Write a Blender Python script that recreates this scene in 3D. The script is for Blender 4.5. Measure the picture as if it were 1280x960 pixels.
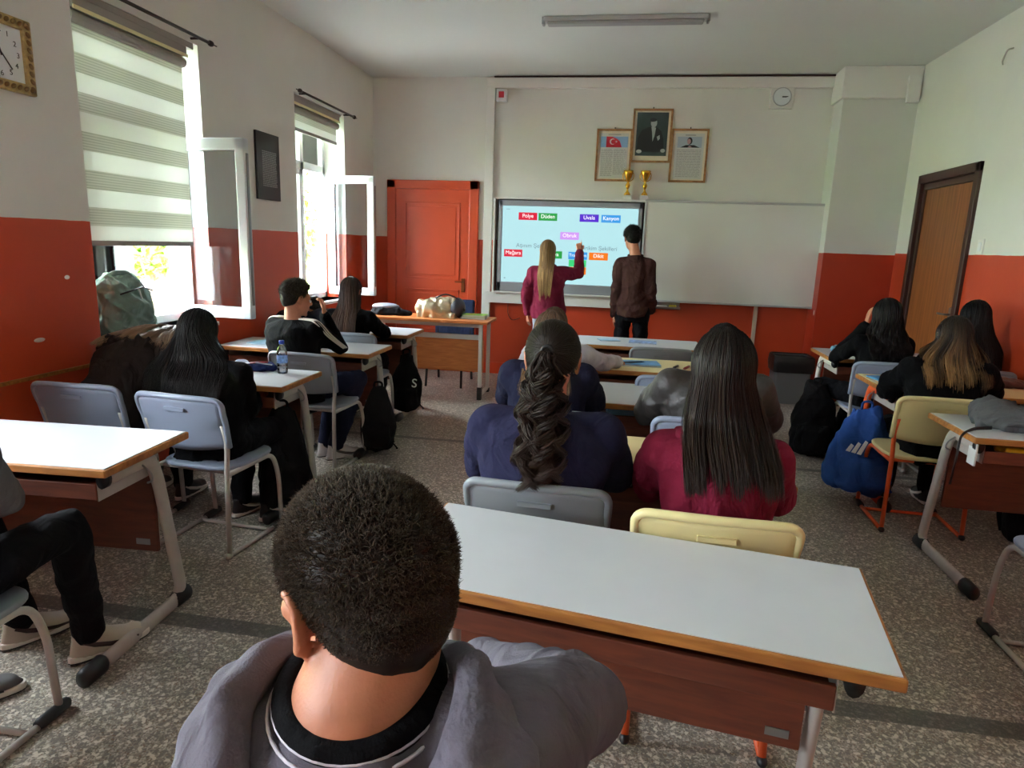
import bpy, math, random
import numpy as np
from mathutils import Vector, Matrix, Euler
random.seed(7)
for o in list(bpy.data.objects): bpy.data.objects.remove(o)
S = bpy.context.scene
COL = S.collection
PI = math.pi
XL, XR, YF, YC, YB, H, BZ = -3.02, 2.78, 7.88, 7.55, -2.3, 3.41, 1.607   # room shell
XC = 2.08
# ---------------------------------------------------------------- camera
cd = bpy.data.cameras.new('camera'); cam = bpy.data.objects.new('camera', cd); COL.objects.link(cam)
cd.sensor_width = 36.0; cd.lens = 826.0/1280*36; cd.clip_start = .02; cd.clip_end = 200
fw = Vector((-.15328, .96643, -.20621)); rt = Vector((.98592, .16368, .03427)); up = Vector((-.06687, .19805, .97791))
cam.matrix_world = Matrix(((rt.x, up.x, -fw.x, 0), (rt.y, up.y, -fw.y, 0), (rt.z, up.z, -fw.z, 1.56), (0, 0, 0, 1)))
S.camera = cam
# ---------------------------------------------------------------- world and light
w = bpy.data.worlds.new('sky'); S.world = w; w.use_nodes = True
nt = w.node_tree; nt.nodes.clear()
out = nt.nodes.new('ShaderNodeOutputWorld'); bg = nt.nodes.new('ShaderNodeBackground')
bg.inputs['Color'].default_value = (.86, .94, 1, 1); bg.inputs['Strength'].default_value = 26.0
nt.links.new(bg.outputs[0], out.inputs[0])
def portal(y0, y1, z0, z1, x):
    ld = bpy.data.lights.new('window_daylight', 'AREA'); ld.shape = 'RECTANGLE'; ld.size = y1-y0; ld.size_y = z1-z0
    ld.cycles.is_portal = True
    lo = bpy.data.objects.new('window_daylight', ld); COL.objects.link(lo)
    lo.location = (x, (y0+y1)/2, (z0+z1)/2); lo.rotation_euler = (0, -PI/2, 0)
    lo.rotation_euler = Vector((1, 0, 0)).to_track_quat('-Z', 'Y').to_euler()
    ld.size = y1-y0; ld.size_y = z1-z0
WINS = [(3.44, 4.55), (5.94, 7.04), (.85, 2.05), (-1.7, -.5)]
for a, b in WINS: portal(a, b, .95, 2.82, -3.36)
S.view_settings.view_transform = 'Standard'; S.view_settings.look = 'None'
S.view_settings.gamma = 1; S.view_settings.use_curve_mapping = False
S.view_settings.exposure = 1.28
S.cycles.use_denoising = True
S.cycles.max_bounces = 12; S.cycles.diffuse_bounces = 8; S.cycles.transparent_max_bounces = 12
S.cycles.sample_clamp_indirect = 6

# ---------------------------------------------------------------- materials
def newmat(name):
    m = bpy.data.materials.new(name); m.use_nodes = True
    n = m.node_tree; b = n.nodes['Principled BSDF']; return m, n, b
def srgb(c):
    return tuple(((x/255)/12.92 if x/255 <= .04045 else ((x/255+.055)/1.055)**2.4) for x in c)+(1,)
def pmat(name, rgb, rough=.5, metal=0, var=.0, vscale=8, bump=0, bscale=60, spec=.5, coat=0):
    m, n, b = newmat(name); c = srgb(rgb)
    b.inputs['Base Color'].default_value = c; b.inputs['Roughness'].default_value = rough
    b.inputs['Metallic'].default_value = metal; b.inputs['Specular IOR Level'].default_value = spec
    b.inputs['Coat Weight'].default_value = coat
    tc = n.nodes.new('ShaderNodeTexCoord')
    if var:
        nz = n.nodes.new('ShaderNodeTexNoise'); nz.inputs['Scale'].default_value = vscale; nz.inputs['Detail'].default_value = 5
        n.links.new(tc.outputs['Object'], nz.inputs['Vector'])
        cr = n.nodes.new('ShaderNodeValToRGB')
        cr.color_ramp.elements[0].position = .3; cr.color_ramp.elements[1].position = .7
        cr.color_ramp.elements[0].color = tuple(x*(1-var) for x in c[:3])+(1,)
        cr.color_ramp.elements[1].color = tuple(min(1, x*(1+var)) for x in c[:3])+(1,)
        n.links.new(nz.outputs['Fac'], cr.inputs[0]); n.links.new(cr.outputs[0], b.inputs['Base Color'])
    if bump:
        nb = n.nodes.new('ShaderNodeTexNoise'); nb.inputs['Scale'].default_value = bscale; nb.inputs['Detail'].default_value = 4
        n.links.new(tc.outputs['Object'], nb.inputs['Vector'])
        bp = n.nodes.new('ShaderNodeBump'); bp.inputs['Strength'].default_value = bump; bp.inputs['Distance'].default_value = .01
        n.links.new(nb.outputs['Fac'], bp.inputs['Height']); n.links.new(bp.outputs[0], b.inputs['Normal'])
    return m
def fabric(name, rgb, var=.15, rough=.9):
    m = pmat(name, rgb, rough, var=var, vscale=9, bump=.25, bscale=380, spec=.12)
    n = m.node_tree; b = n.nodes['Principled BSDF']; b.inputs['Sheen Weight'].default_value = 0
    tc = n.nodes.new('ShaderNodeTexCoord'); nz = n.nodes.new('ShaderNodeTexNoise'); nz.inputs['Scale'].default_value = 7; nz.inputs['Detail'].default_value = 3; nz.inputs['Distortion'].default_value = 1.6
    mp = n.nodes.new('ShaderNodeMapping'); mp.inputs['Scale'].default_value = (1, 1, .7); n.links.new(tc.outputs['Object'], mp.inputs[0]); n.links.new(mp.outputs[0], nz.inputs['Vector'])
    bp = n.nodes.new('ShaderNodeBump'); bp.inputs['Strength'].default_value = .55; bp.inputs['Distance'].default_value = .05
    old = b.inputs['Normal'].links[0].from_node; n.links.new(nz.outputs['Fac'], bp.inputs['Height']); n.links.new(bp.outputs[0], old.inputs['Normal'])
    return m
def wood(name, c1, c2, scale=(1, 12, 12), rough=.4, axis=None):
    m, n, b = newmat(name)
    tc = n.nodes.new('ShaderNodeTexCoord'); mp = n.nodes.new('ShaderNodeMapping'); mp.inputs['Scale'].default_value = scale
    nz = n.nodes.new('ShaderNodeTexNoise'); nz.inputs['Scale'].default_value = 3; nz.inputs['Detail'].default_value = 6; nz.inputs['Distortion'].default_value = .6
    cr = n.nodes.new('ShaderNodeValToRGB'); cr.color_ramp.elements[0].position = .3; cr.color_ramp.elements[1].position = .72
    cr.color_ramp.elements[0].color = srgb(c1); cr.color_ramp.elements[1].color = srgb(c2)
    n.links.new(tc.outputs['Object'], mp.inputs[0]); n.links.new(mp.outputs[0], nz.inputs['Vector'])
    n.links.new(nz.outputs['Fac'], cr.inputs[0]); n.links.new(cr.outputs[0], b.inputs['Base Color'])
    b.inputs['Roughness'].default_value = rough
    return m
def wallmat(name, white, red, zb):
    """two-tone wall paint: off-white above zb, glossy red-orange oil paint below"""
    m, n, b = newmat(name)
    g = n.nodes.new('ShaderNodeNewGeometry'); sx = n.nodes.new('ShaderNodeSeparateXYZ'); n.links.new(g.outputs['Position'], sx.inputs[0])
    nz = n.nodes.new('ShaderNodeTexNoise'); nz.inputs['Scale'].default_value = 6; n.links.new(g.outputs['Position'], nz.inputs['Vector'])
    ad = n.nodes.new('ShaderNodeMath'); ad.operation = 'MULTIPLY_ADD'; ad.inputs[1].default_value = .012
    n.links.new(nz.outputs['Fac'], ad.inputs[0]); n.links.new(sx.outputs['Z'], ad.inputs[2])
    gt = n.nodes.new('ShaderNodeMath'); gt.operation = 'GREATER_THAN'; gt.inputs[1].default_value = zb+.006
    n.links.new(ad.outputs[0], gt.inputs[0])
    n2 = n.nodes.new('ShaderNodeTexNoise'); n2.inputs['Scale'].default_value = 1.3; n2.inputs['Detail'].default_value = 6; n.links.new(g.outputs['Position'], n2.inputs['Vector'])
    def ramp(c, v):
        cr = n.nodes.new('ShaderNodeValToRGB'); cr.color_ramp.elements[0].position = .35; cr.color_ramp.elements[1].position = .65
        c = srgb(c)
        cr.color_ramp.elements[0].color = tuple(x*(1-v) for x in c[:3])+(1,); cr.color_ramp.elements[1].color = tuple(min(1, x*(1+v)) for x in c[:3])+(1,)
        n.links.new(n2.outputs['Fac'], cr.inputs[0]); return cr
    mx = n.nodes.new('ShaderNodeMix'); mx.data_type = 'RGBA'
    n.links.new(gt.outputs[0], mx.inputs['Factor']); n.links.new(ramp(red, .07).outputs[0], mx.inputs['A']); n.links.new(ramp(white, .035).outputs[0], mx.inputs['B'])
    n.links.new(mx.outputs['Result'], b.inputs['Base Color'])
    mr = n.nodes.new('ShaderNodeMath'); mr.operation = 'MULTIPLY_ADD'; mr.inputs[1].default_value = .5; mr.inputs[2].default_value = .33
    n.links.new(gt.outputs[0], mr.inputs[0]); n.links.new(mr.outputs[0], b.inputs['Roughness'])
    nb = n.nodes.new('ShaderNodeTexNoise'); nb.inputs['Scale'].default_value = 14; nb.inputs['Detail'].default_value = 6; n.links.new(g.outputs['Position'], nb.inputs['Vector'])
    bp = n.nodes.new('ShaderNodeBump'); bp.inputs['Strength'].default_value = .12; bp.inputs['Distance'].default_value = .01
    n.links.new(nb.outputs['Fac'], bp.inputs['Height']); n.links.new(bp.outputs[0], b.inputs['Normal'])
    return m
def emat(name, rgb, st):
    m, n, b = newmat(name); b.inputs['Base Color'].default_value = (0, 0, 0, 1); b.inputs['Roughness'].default_value = .3
    b.inputs['Emission Color'].default_value = srgb(rgb); b.inputs['Emission Strength'].default_value = st; return m
def glassmat(name, tint=(1, 1, 1, 1), gloss=.1, rough=.0, ior=1.5):
    m = bpy.data.materials.new(name); m.use_nodes = True; n = m.node_tree; n.nodes.clear()
    o = n.nodes.new('ShaderNodeOutputMaterial'); t = n.nodes.new('ShaderNodeBsdfTransparent'); g = n.nodes.new('ShaderNodeBsdfGlossy'); mx = n.nodes.new('ShaderNodeMixShader')
    t.inputs[0].default_value = tint; g.inputs['Roughness'].default_value = rough
    fr = n.nodes.new('ShaderNodeFresnel'); fr.inputs[0].default_value = ior
    ma = n.nodes.new('ShaderNodeMath'); ma.operation = 'ADD'; ma.inputs[1].default_value = gloss; ma.use_clamp = True
    n.links.new(fr.outputs[0], ma.inputs[0]); n.links.new(ma.outputs[0], mx.inputs[0]); n.links.new(t.outputs[0], mx.inputs[1]); n.links.new(g.outputs[0], mx.inputs[2]); n.links.new(mx.outputs[0], o.inputs[0])
    return m
M = {}
M['wall'] = wallmat('wall paint', (221, 221, 215), (186, 66, 36), BZ)
M['column'] = wallmat('column paint', (212, 214, 208), (168, 52, 28), BZ-.02)
M['ceil'] = pmat('ceiling paint', (214, 218, 214), .9, var=.03, vscale=.8, bump=.1, bscale=14)
M['white'] = pmat('white pvc', (226, 230, 234), .3)
M['trunk'] = pmat('white trunking', (228, 227, 222), .5)
M['orange_door'] = pmat('orange gloss paint', (200, 76, 42), .28, var=.05, vscale=3, bump=.1, bscale=20)
M['brown_door'] = wood('brown veneer', (112, 62, 28), (150, 90, 46), (14, 14, .7), .4)
M['dark_frame'] = pmat('dark brown door frame', (58, 30, 24), .45)
M['lam_white'] = pmat('white desk laminate', (192, 195, 200), .4, var=.03, vscale=5)
M['lam_cream'] = pmat('cream desk laminate', (222, 204, 150), .35, var=.04, vscale=5)
M['edge'] = wood('honey wood edge', (132, 80, 34), (178, 118, 56), (2, 14, 14), .45)
M['panelwood'] = wood('reddish brown chipboard', (84, 40, 26), (112, 56, 34), (2, 14, 14), .5)
M['teachwood'] = wood('teacher desk veneer', (176, 100, 50), (206, 130, 72), (2, 14, 14), .4)
M['frame_grey'] = pmat('grey painted steel', (172, 166, 160), .42, var=.06, vscale=20)
M['frame_white'] = pmat('white painted steel', (214, 212, 204), .4)
M['frame_orange'] = pmat('orange painted steel', (214, 86, 36), .4)
M['black_plastic'] = pmat('black plastic', (22, 22, 24), .45)
M['grey_plastic'] = pmat('blue grey chair plastic', (134, 144, 164), .38, bump=.1, bscale=300)
M['grey2_plastic'] = pmat('grey chair plastic', (128, 134, 142), .42, bump=.1, bscale=300)
M['cream_plastic'] = pmat('cream chair plastic', (216, 204, 150), .4, bump=.1, bscale=300)
M['black'] = pmat('black metal', (18, 18, 18), .4)
M['steel'] = pmat('brushed steel', (150, 150, 152), .35, metal=.9)
M['skin'] = pmat('skin', (190, 126, 98), .5, var=.06, vscale=30)
M['skin_tan'] = pmat('tanned skin', (164, 104, 76), .5, var=.08, vscale=30, bump=.1, bscale=250)
M['rubber'] = pmat('white rubber', (214, 208, 198), .6)
M['rubber_dark'] = pmat('dark rubber', (34, 30, 30), .7)

def stuffmat_floor():
    m, n, b = newmat('terrazzo')
    g = n.nodes.new('ShaderNodeNewGeometry')
    v1 = n.nodes.new('ShaderNodeTexVoronoi'); v1.inputs['Scale'].default_value = 190
    v2 = n.nodes.new('ShaderNodeTexVoronoi'); v2.inputs['Scale'].default_value = 95
    nz = n.nodes.new('ShaderNodeTexNoise'); nz.inputs['Scale'].default_value = 1.1; nz.inputs['Detail'].default_value = 5
    for v in (v1, v2, nz): n.links.new(g.outputs['Position'], v.inputs['Vector'])
    s1 = n.nodes.new('ShaderNodeSeparateColor'); n.links.new(v1.outputs['Color'], s1.inputs[0])
    s2 = n.nodes.new('ShaderNodeSeparateColor'); n.links.new(v2.outputs['Color'], s2.inputs[0])
    cr = n.nodes.new('ShaderNodeValToRGB'); cr.color_ramp.interpolation = 'CONSTANT'
    e = cr.color_ramp.elements; e[0].position = 0; e[0].color = srgb((112, 106, 97)); e[1].position = .2; e[1].color = srgb((136, 129, 118))
    for p_, c_ in ((.48, (156, 148, 136)), (.74, (186, 178, 166)), (.93, (124, 104, 86))):
        x = e.new(p_); x.color = srgb(c_)
    n.links.new(s1.outputs[0], cr.inputs[0])
    cr2 = n.nodes.new('ShaderNodeValToRGB'); cr2.color_ramp.interpolation = 'CONSTANT'
    e = cr2.color_ramp.elements; e[0].position = 0; e[0].color = srgb((116, 111, 104)); e[1].position = .55; e[1].color = srgb((206, 198, 184))
    n.links.new(s2.outputs[1], cr2.inputs[0])
    gt = n.nodes.new('ShaderNodeMath'); gt.operation = 'GREATER_THAN'; gt.inputs[1].default_value = .76; n.links.new(s2.outputs[2], gt.inputs[0])
    mx = n.nodes.new('ShaderNodeMix'); mx.data_type = 'RGBA'
    n.links.new(gt.outputs[0], mx.inputs['Factor']); n.links.new(cr.outputs[0], mx.inputs['A']); n.links.new(cr2.outputs[0], mx.inputs['B'])
    # dark divider strips at y = 2.22 and y = 4.97
    sx = n.nodes.new('ShaderNodeSeparateXYZ'); n.links.new(g.outputs['Position'], sx.inputs[0])
    tot = None
    for yy, hw in ((2.22, .045), (4.97, .03), (-.53, .045)):
        a = n.nodes.new('ShaderNodeMath'); a.operation = 'COMPARE'; a.inputs[1].default_value = yy; a.inputs[2].default_value = hw
        n.links.new(sx.outputs['Y'], a.inputs[0])
        if tot is None: tot = a
        else:
            q = n.nodes.new('ShaderNodeMath'); q.operation = 'MAXIMUM'; n.links.new(tot.outputs[0], q.inputs[0]); n.links.new(a.outputs[0], q.inputs[1]); tot = q
    mu = n.nodes.new('ShaderNodeMath'); mu.operation = 'MULTIPLY'; mu.inputs[1].default_value = .8; n.links.new(tot.outputs[0], mu.inputs[0])
    m2 = n.nodes.new('ShaderNodeMix'); m2.data_type = 'RGBA'; m2.inputs['B'].default_value = srgb((70, 70, 68))
    n.links.new(mu.outputs[0], m2.inputs['Factor']); n.links.new(mx.outputs['Result'], m2.inputs['A'])
    m3 = n.nodes.new('ShaderNodeMix'); m3.data_type = 'RGBA'; m3.blend_type = 'MULTIPLY'; m3.inputs['Factor'].default_value = .3
    c3 = n.nodes.new('ShaderNodeValToRGB'); c3.color_ramp.elements[0].position = .3; c3.color_ramp.elements[0].color = (.6, .58, .55, 1); c3.color_ramp.elements[1].position = .7; c3.color_ramp.elements[1].color = (1, 1, 1, 1)
    n.links.new(nz.outputs['Fac'], c3.inputs[0]); n.links.new(m2.outputs['Result'], m3.inputs['A']); n.links.new(c3.outputs[0], m3.inputs['B'])
    n.links.new(m3.outputs['Result'], b.inputs['Base Color'])
    b.inputs['Roughness'].default_value = .36; b.inputs['Specular IOR Level'].default_value = .5
    return m
M['floor'] = stuffmat_floor()

def hairmat(name, root, tip, rough=.42, gam=1):
    m, n, b = newmat(name)
    at = n.nodes.new('ShaderNodeAttribute'); at.attribute_name = 'along'
    ti = n.nodes.new('ShaderNodeAttribute'); ti.attribute_name = 'tint'
    mx = n.nodes.new('ShaderNodeMix'); mx.data_type = 'RGBA'; mx.inputs['A'].default_value = srgb(root); mx.inputs['B'].default_value = srgb(tip)
    pw = n.nodes.new('ShaderNodeMath'); pw.operation = 'POWER'; pw.inputs[1].default_value = gam; n.links.new(at.outputs['Fac'], pw.inputs[0]); n.links.new(pw.outputs[0], mx.inputs['Factor'])
    hv = n.nodes.new('ShaderNodeHueSaturation'); n.links.new(mx.outputs['Result'], hv.inputs['Color'])
    ma = n.nodes.new('ShaderNodeMath'); ma.operation = 'MULTIPLY_ADD'; ma.inputs[1].default_value = 1.0; ma.inputs[2].default_value = .5
    n.links.new(ti.outputs['Fac'], ma.inputs[0]); n.links.new(ma.outputs[0], hv.inputs['Value']); n.links.new(hv.outputs[0], b.inputs['Base Color'])
    b.inputs['Roughness'].default_value = rough; b.inputs['Specular IOR Level'].default_value = .22
    return m

# ---------------------------------------------------------------- object helpers
def tag(o, label=None, cat=None, group=None, kind=None):
    if label: o['label'] = label
    if cat: o['category'] = cat
    if group: o['group'] = group
    if kind: o['kind'] = kind
    return o
def empty(name, loc=(0, 0, 0), rz=0):
    o = bpy.data.objects.new(name, None); COL.objects.link(o); o.location = loc; o.rotation_euler = (0, 0, rz); o.empty_display_size = .1
    return o
def smooth(me, on=True):
    me.polygons.foreach_set('use_smooth', np.full(len(me.polygons), on)); me.update()
def link(name, me, mat, parent=None, loc=None, rot=None, bevel=0, seg=2, sm=False):
    if mat and not me.materials:
        for x in (mat if isinstance(mat, (list, tuple)) else [mat]): me.materials.append(x)
    o = bpy.data.objects.new(name, me); COL.objects.link(o)
    if parent: o.parent = parent
    if loc is not None: o.location = loc
    if rot is not None: o.rotation_euler = rot
    if sm: smooth(me)
    if bevel:
        b = o.modifiers.new('bevel', 'BEVEL'); b.width = bevel; b.segments = seg; b.limit_method = 'ANGLE'; b.angle_limit = math.radians(40); b.harden_normals = False
    return o
class MB:
    def __init__(s): s.v = []; s.f = []; s.m = []
    def add(s, vs, fs, mi=0):
        k = len(s.v); s.v += [tuple(x) for x in vs]; s.f += [tuple(i+k for i in f) for f in fs]; s.m += [mi]*len(fs); return s
    def box(s, x0, x1, y0, y1, z0, z1, mi=0, mat=None):
        vs = [Vector(p) for p in ((x0, y0, z0), (x1, y0, z0), (x1, y1, z0), (x0, y1, z0), (x0, y0, z1), (x1, y0, z1), (x1, y1, z1), (x0, y1, z1))]
        if mat: vs = [mat @ p for p in vs]
        return s.add(vs, [(0, 3, 2, 1), (4, 5, 6, 7), (0, 1, 5, 4), (1, 2, 6, 5), (2, 3, 7, 6), (3, 0, 4, 7)], mi)
    def prism(s, pts, h0, h1, axis='z', mi=0):
        n = len(pts)
        def P(a, b, h): return {'z': (a, b, h), 'y': (a, h, b), 'x': (h, a, b)}[axis]
        vs = [P(a, b, h0) for a, b in pts]+[P(a, b, h1) for a, b in pts]
        fs = [tuple(range(n))[::-1], tuple(range(n, 2*n))]+[(i, (i+1) % n, (i+1) % n+n, i+n) for i in range(n)]
        return s.add(vs, fs, mi)
    def tube(s, pts, r, n=10, mi=0, flat=1.0, side=None):
        """closed tube along pts; r number or list; flat scales the second axis; side fixes the first axis"""
        P = [Vector(p) for p in pts]; R = r if isinstance(r, (list, tuple, np.ndarray)) else [r]*len(P)
        vs = []; a = None
        for i, p in enumerate(P):
            t = (P[min(i+1, len(P)-1)]-P[max(i-1, 0)]).normalized()
            if side is not None: a = (Vector(side)-t*t.dot(Vector(side))).normalized()
            else:
                if a is None: a = Vector((0, 0, 1)) if abs(t.z) < .9 else Vector((1, 0, 0))
                a = (a-t*t.dot(a)).normalized()
            b = t.cross(a)
            for k in range(n):
                q = 2*PI*k/n; vs.append(p+a*math.cos(q)*R[i]+b*math.sin(q)*R[i]*flat)
        m = len(P); fs = [(i*n+k, i*n+(k+1) % n, (i+1)*n+(k+1) % n, (i+1)*n+k) for i in range(m-1) for k in range(n)]
        fs += [tuple(range(n))[::-1], tuple((m-1)*n+k for k in range(n))]
        return s.add(vs, fs, mi)
    def lathe(s, prof, n=20, c=(0, 0, 0), mi=0, sx=1, sy=1):
        vs = []; m = len(prof)
        for r, z in prof:
            for k in range(n): q = 2*PI*k/n; vs.append((c[0]+r*math.cos(q)*sx, c[1]+r*math.sin(q)*sy, c[2]+z))
        fs = [(i*n+k, i*n+(k+1) % n, (i+1)*n+(k+1) % n, (i+1)*n+k) for i in range(m-1) for k in range(n)]
        fs += [tuple(range(n))[::-1], tuple((m-1)*n+k for k in range(n))]
        return s.add(vs, fs, mi)
    def ell(s, c, r, rot=None, n=16, m=10, mi=0):
        vs = []; R = rot or Matrix.Identity(3)
        for i in range(m+1):
            a = PI*i/m
            for k in range(n):
                q = 2*PI*k/n; d = R @ Vector((r[0]*math.sin(a)*math.cos(q), r[1]*math.sin(a)*math.sin(q), r[2]*math.cos(a)))
                vs.append(Vector(c)+d)
        fs = [(i*n+k, (i+1)*n+k, (i+1)*n+(k+1) % n, i*n+(k+1) % n) for i in range(m) for k in range(n)]
        return s.add(vs, fs, mi)
    def cone(s, a, b, ra, rb, n=22, flat=1.0, side=None):
        """round cone: hemisphere caps at both ends"""
        a, b = Vector(a), Vector(b); d = (b-a); L = d.length; t = d/L if L > 1e-6 else Vector((0, 0, 1))
        pts = []; rs = []
        for k in range(5): q = PI/2*(1-k/5); pts.append(a-t*ra*math.sin(q)); rs.append(max(ra*math.cos(q), 1e-4))
        pts.append(a); rs.append(ra); pts.append(b); rs.append(rb)
        for k in range(1, 6): q = PI/2*k/5; pts.append(b+t*rb*math.sin(q)); rs.append(max(rb*math.cos(q), 1e-4))
        return s.tube(pts, rs, n, flat=flat, side=side)
    def chain(s, pts, rs, flat=1.0, side=None):
        for i in range(len(pts)-1): s.cone(pts[i], pts[i+1], rs[i], rs[i+1], flat=flat, side=side)
        return s
    def loft(s, secs, n=24, e=2.3):
        """secs: (cx,cy,cz,hw,hd[,tilt]) superellipse sections"""
        vs = []
        for sec in secs:
            cx, cy, cz, hw, hd = sec[:5]; ti = sec[5] if len(sec) > 5 else 0
            for k in range(n):
                q = 2*PI*k/n; c_, s_ = math.cos(q), math.sin(q)
                X = hw*math.copysign(abs(c_)**(2/e), c_); Y = hd*math.copysign(abs(s_)**(2/e), s_)
                vs.append((cx+X, cy+Y*math.cos(ti), cz+Y*math.sin(ti)))
        m = len(secs); fs = [(i*n+k, i*n+(k+1) % n, (i+1)*n+(k+1) % n, (i+1)*n+k) for i in range(m-1) for k in range(n)]
        fs += [tuple(range(n))[::-1], tuple((m-1)*n+k for k in range(n))]
        return s.add(vs, fs)
    def mesh(s, name='m', sm=False):
        me = bpy.data.meshes.new(name); me.from_pydata([tuple(v) for v in s.v], [], s.f); me.polygons.foreach_set('material_index', s.m)
        if sm: smooth(me)
        me.update(); return me
    def build(s, name, mat, parent=None, loc=None, rot=None, bevel=0, seg=2, sm=False):
        return link(name, s.mesh(name), mat, parent, loc, rot, bevel, seg, sm)
def bend(pts, r=.05, n=6):
    """round the corners of a polyline"""
    P = [Vector(p) for p in pts]; o = [P[0]]
    for i in range(1, len(P)-1):
        a, b, c = P[i-1], P[i], P[i+1]; d1 = (a-b); d2 = (c-b); rr = min(r, d1.length*.48, d2.length*.48)
        p0 = b+d1.normalized()*rr; p2 = b+d2.normalized()*rr
        for k in range(n+1): t = k/n; o.append(p0*(1-t)**2+b*2*t*(1-t)+p2*t*t)
    o.append(P[-1]); return o
def remesh(mb, voxel, it=4, fac=.5):
    me = mb.mesh('tmp'); o = bpy.data.objects.new('tmp', me); COL.objects.link(o)
    r = o.modifiers.new('r', 'REMESH'); r.mode = 'VOXEL'; r.voxel_size = voxel; r.use_smooth_shade = True
    if it: q = o.modifiers.new('s', 'SMOOTH'); q.factor = fac; q.iterations = it
    dg = bpy.context.evaluated_depsgraph_get(); res = bpy.data.meshes.new_from_object(o.evaluated_get(dg), depsgraph=dg)
    bpy.data.objects.remove(o); bpy.data.meshes.remove(me); smooth(res); res.materials.clear(); return res
def getco(me):
    a = np.empty(len(me.vertices)*3, dtype=np.float32); me.vertices.foreach_get('co', a); return a.reshape(-1, 3).astype(float)
def getno(me):
    a = np.empty(len(me.vertices)*3, dtype=np.float32); me.vertices.foreach_get('normal', a); return a.reshape(-1, 3).astype(float)
def setco(me, co): me.vertices.foreach_set('co', co.astype(np.float32).ravel()); me.update()
def folds(me, amp, freq=14, seed=0, squash=(1, 1, 1), mask=None):
    """push a cloth surface in and out along its normals into soft creases"""
    rs = np.random.RandomState(seed); co = getco(me); no = getno(me); p = co*np.array(squash); d = np.zeros(len(co))
    wq = np.zeros_like(p)
    for k in range(3):
        for _ in range(3):
            dr = rs.normal(size=3); dr /= np.linalg.norm(dr); wq[:, k] += np.sin(p@dr*freq*.55+rs.rand()*6.28)*.035
    p = p+wq
    for i in range(7):
        dr = rs.normal(size=3); dr /= np.linalg.norm(dr); f = freq*(.7+1.5*rs.rand()); s_ = np.sin(p@dr*f+rs.rand()*6.28)
        d += ((1-np.abs(s_))**2*1.3-.4)*(1 if i % 2 else -.7)
    d = d/1.5*amp
    if mask is not None: d *= mask(co)
    setco(me, co+no*d[:, None])
def rawmesh(name, V, F, attrs=None, mat=None, sm=True):
    """fast mesh from numpy arrays; F is (n,3) or (n,4)"""
    me = bpy.data.meshes.new(name); k = F.shape[1]
    me.vertices.add(len(V)); me.vertices.foreach_set('co', V.astype(np.float32).ravel())
    me.loops.add(F.size); me.loops.foreach_set('vertex_index', F.astype(np.int32).ravel())
    me.polygons.add(len(F)); me.polygons.foreach_set('loop_start', np.arange(0, F.size, k, dtype=np.int32))
    me.update(calc_edges=True)
    for nme, a in (attrs or {}).items():
        at = me.attributes.new(nme, 'FLOAT', 'POINT'); at.data.foreach_set('value', a.astype(np.float32).ravel())
    if mat: me.materials.append(mat)
    if sm: smooth(me)
    return me
def copy_tree(o, parent=None):
    c = o.copy(); COL.objects.link(c)
    if parent: c.parent = parent
    for ch in list(o.children): copy_tree(ch, c)
    return c
def text(name, body, size, mat, parent=None, loc=(0, 0, 0), rot=(PI/2, 0, 0), depth=.001, align='CENTER'):
    cu = bpy.data.curves.new(name, 'FONT'); cu.body = body; cu.size = size; cu.extrude = depth; cu.align_x = align; cu.align_y = 'CENTER'
    o = bpy.data.objects.new('tmp', cu); COL.objects.link(o)
    dg = bpy.context.evaluated_depsgraph_get(); me = bpy.data.meshes.new_from_object(o.evaluated_get(dg), depsgraph=dg)
    bpy.data.objects.remove(o); me.materials.clear()
    return link(name, me, mat, parent, loc, rot)
# ================================================================ ROOM SHELL
def struct(name, mb, mat, **k): return tag(mb.build(name, mat, **k), kind='structure')
struct('floor', MB().box(XL-.4, XR+.3, YB-.2, YF+.3, -.12, 0), M['floor'])
struct('ceiling', MB().box(XL-.4, XR+.3, YB-.2, YF+.3, H, H+.15), M['ceil'])
# left wall with four deep window openings
TH = .31; z0, z1 = .92, 2.84
wl = MB(); ys = [YB-.2]
for a, b in sorted(WINS): ys += [a, b]
ys.append(YF+.3)
for i in range(0, len(ys), 2): wl.box(XL-TH, XL, ys[i], ys[i+1], 0, H)
for a, b in WINS: wl.box(XL-TH, XL, a, b, 0, z0); wl.box(XL-TH, XL, a, b, z1, H)
struct('wall_left', wl, M['wall'])
struct('wall_right', MB().box(XR, XR+.25, YB-.2, 6.1, 0, H).box(XR, XR+.25, 7.12, YF+.3, 0, H).box(XR, XR+.25, 6.1, 7.12, 2.27, H).box(XR+.06, XR+.25, 6.1, 7.12, 0, 2.27), M['wall'])
struct('wall_front', MB().box(XL, XR, YF, YF+.25, 0, H), M['wall'])
struct('wall_back', MB().box(XL, XR, YB-.2, YB, 0, H), M['wall'])
struct('column', MB().box(XC, XR, YC, YF, 0, H), M['column'])
tag(MB().prism([(XC-.03, YF), (XC-.03, YC-.05), (XR, YC-.05), (XR, YC), (XC, YC), (XC, YF)], H-.3, H-.002).build('trim_1', M['trunk'], bevel=.006), kind='structure')
tag(MB().box(-1.64, XC-.03, YF-.055, YF, H-.13, H-.02).build('trim_2', M['trunk'], bevel=.006), kind='structure')
tag(MB().box(-1.65, -1.55, YF-.05, YF, .66, H-.02).build('trim_3', M['trunk'], bevel=.006), kind='structure')
tag(MB().box(-1.56, XC-.03, YF-.075, YF, H-.022, H-.008).build('trim_4', M['dark_frame']), kind='structure')
tag(MB().box(XL, XL+.012, 2.2, 3.44, .78, .8).build('trim_5', M['edge']), kind='structure')
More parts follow.
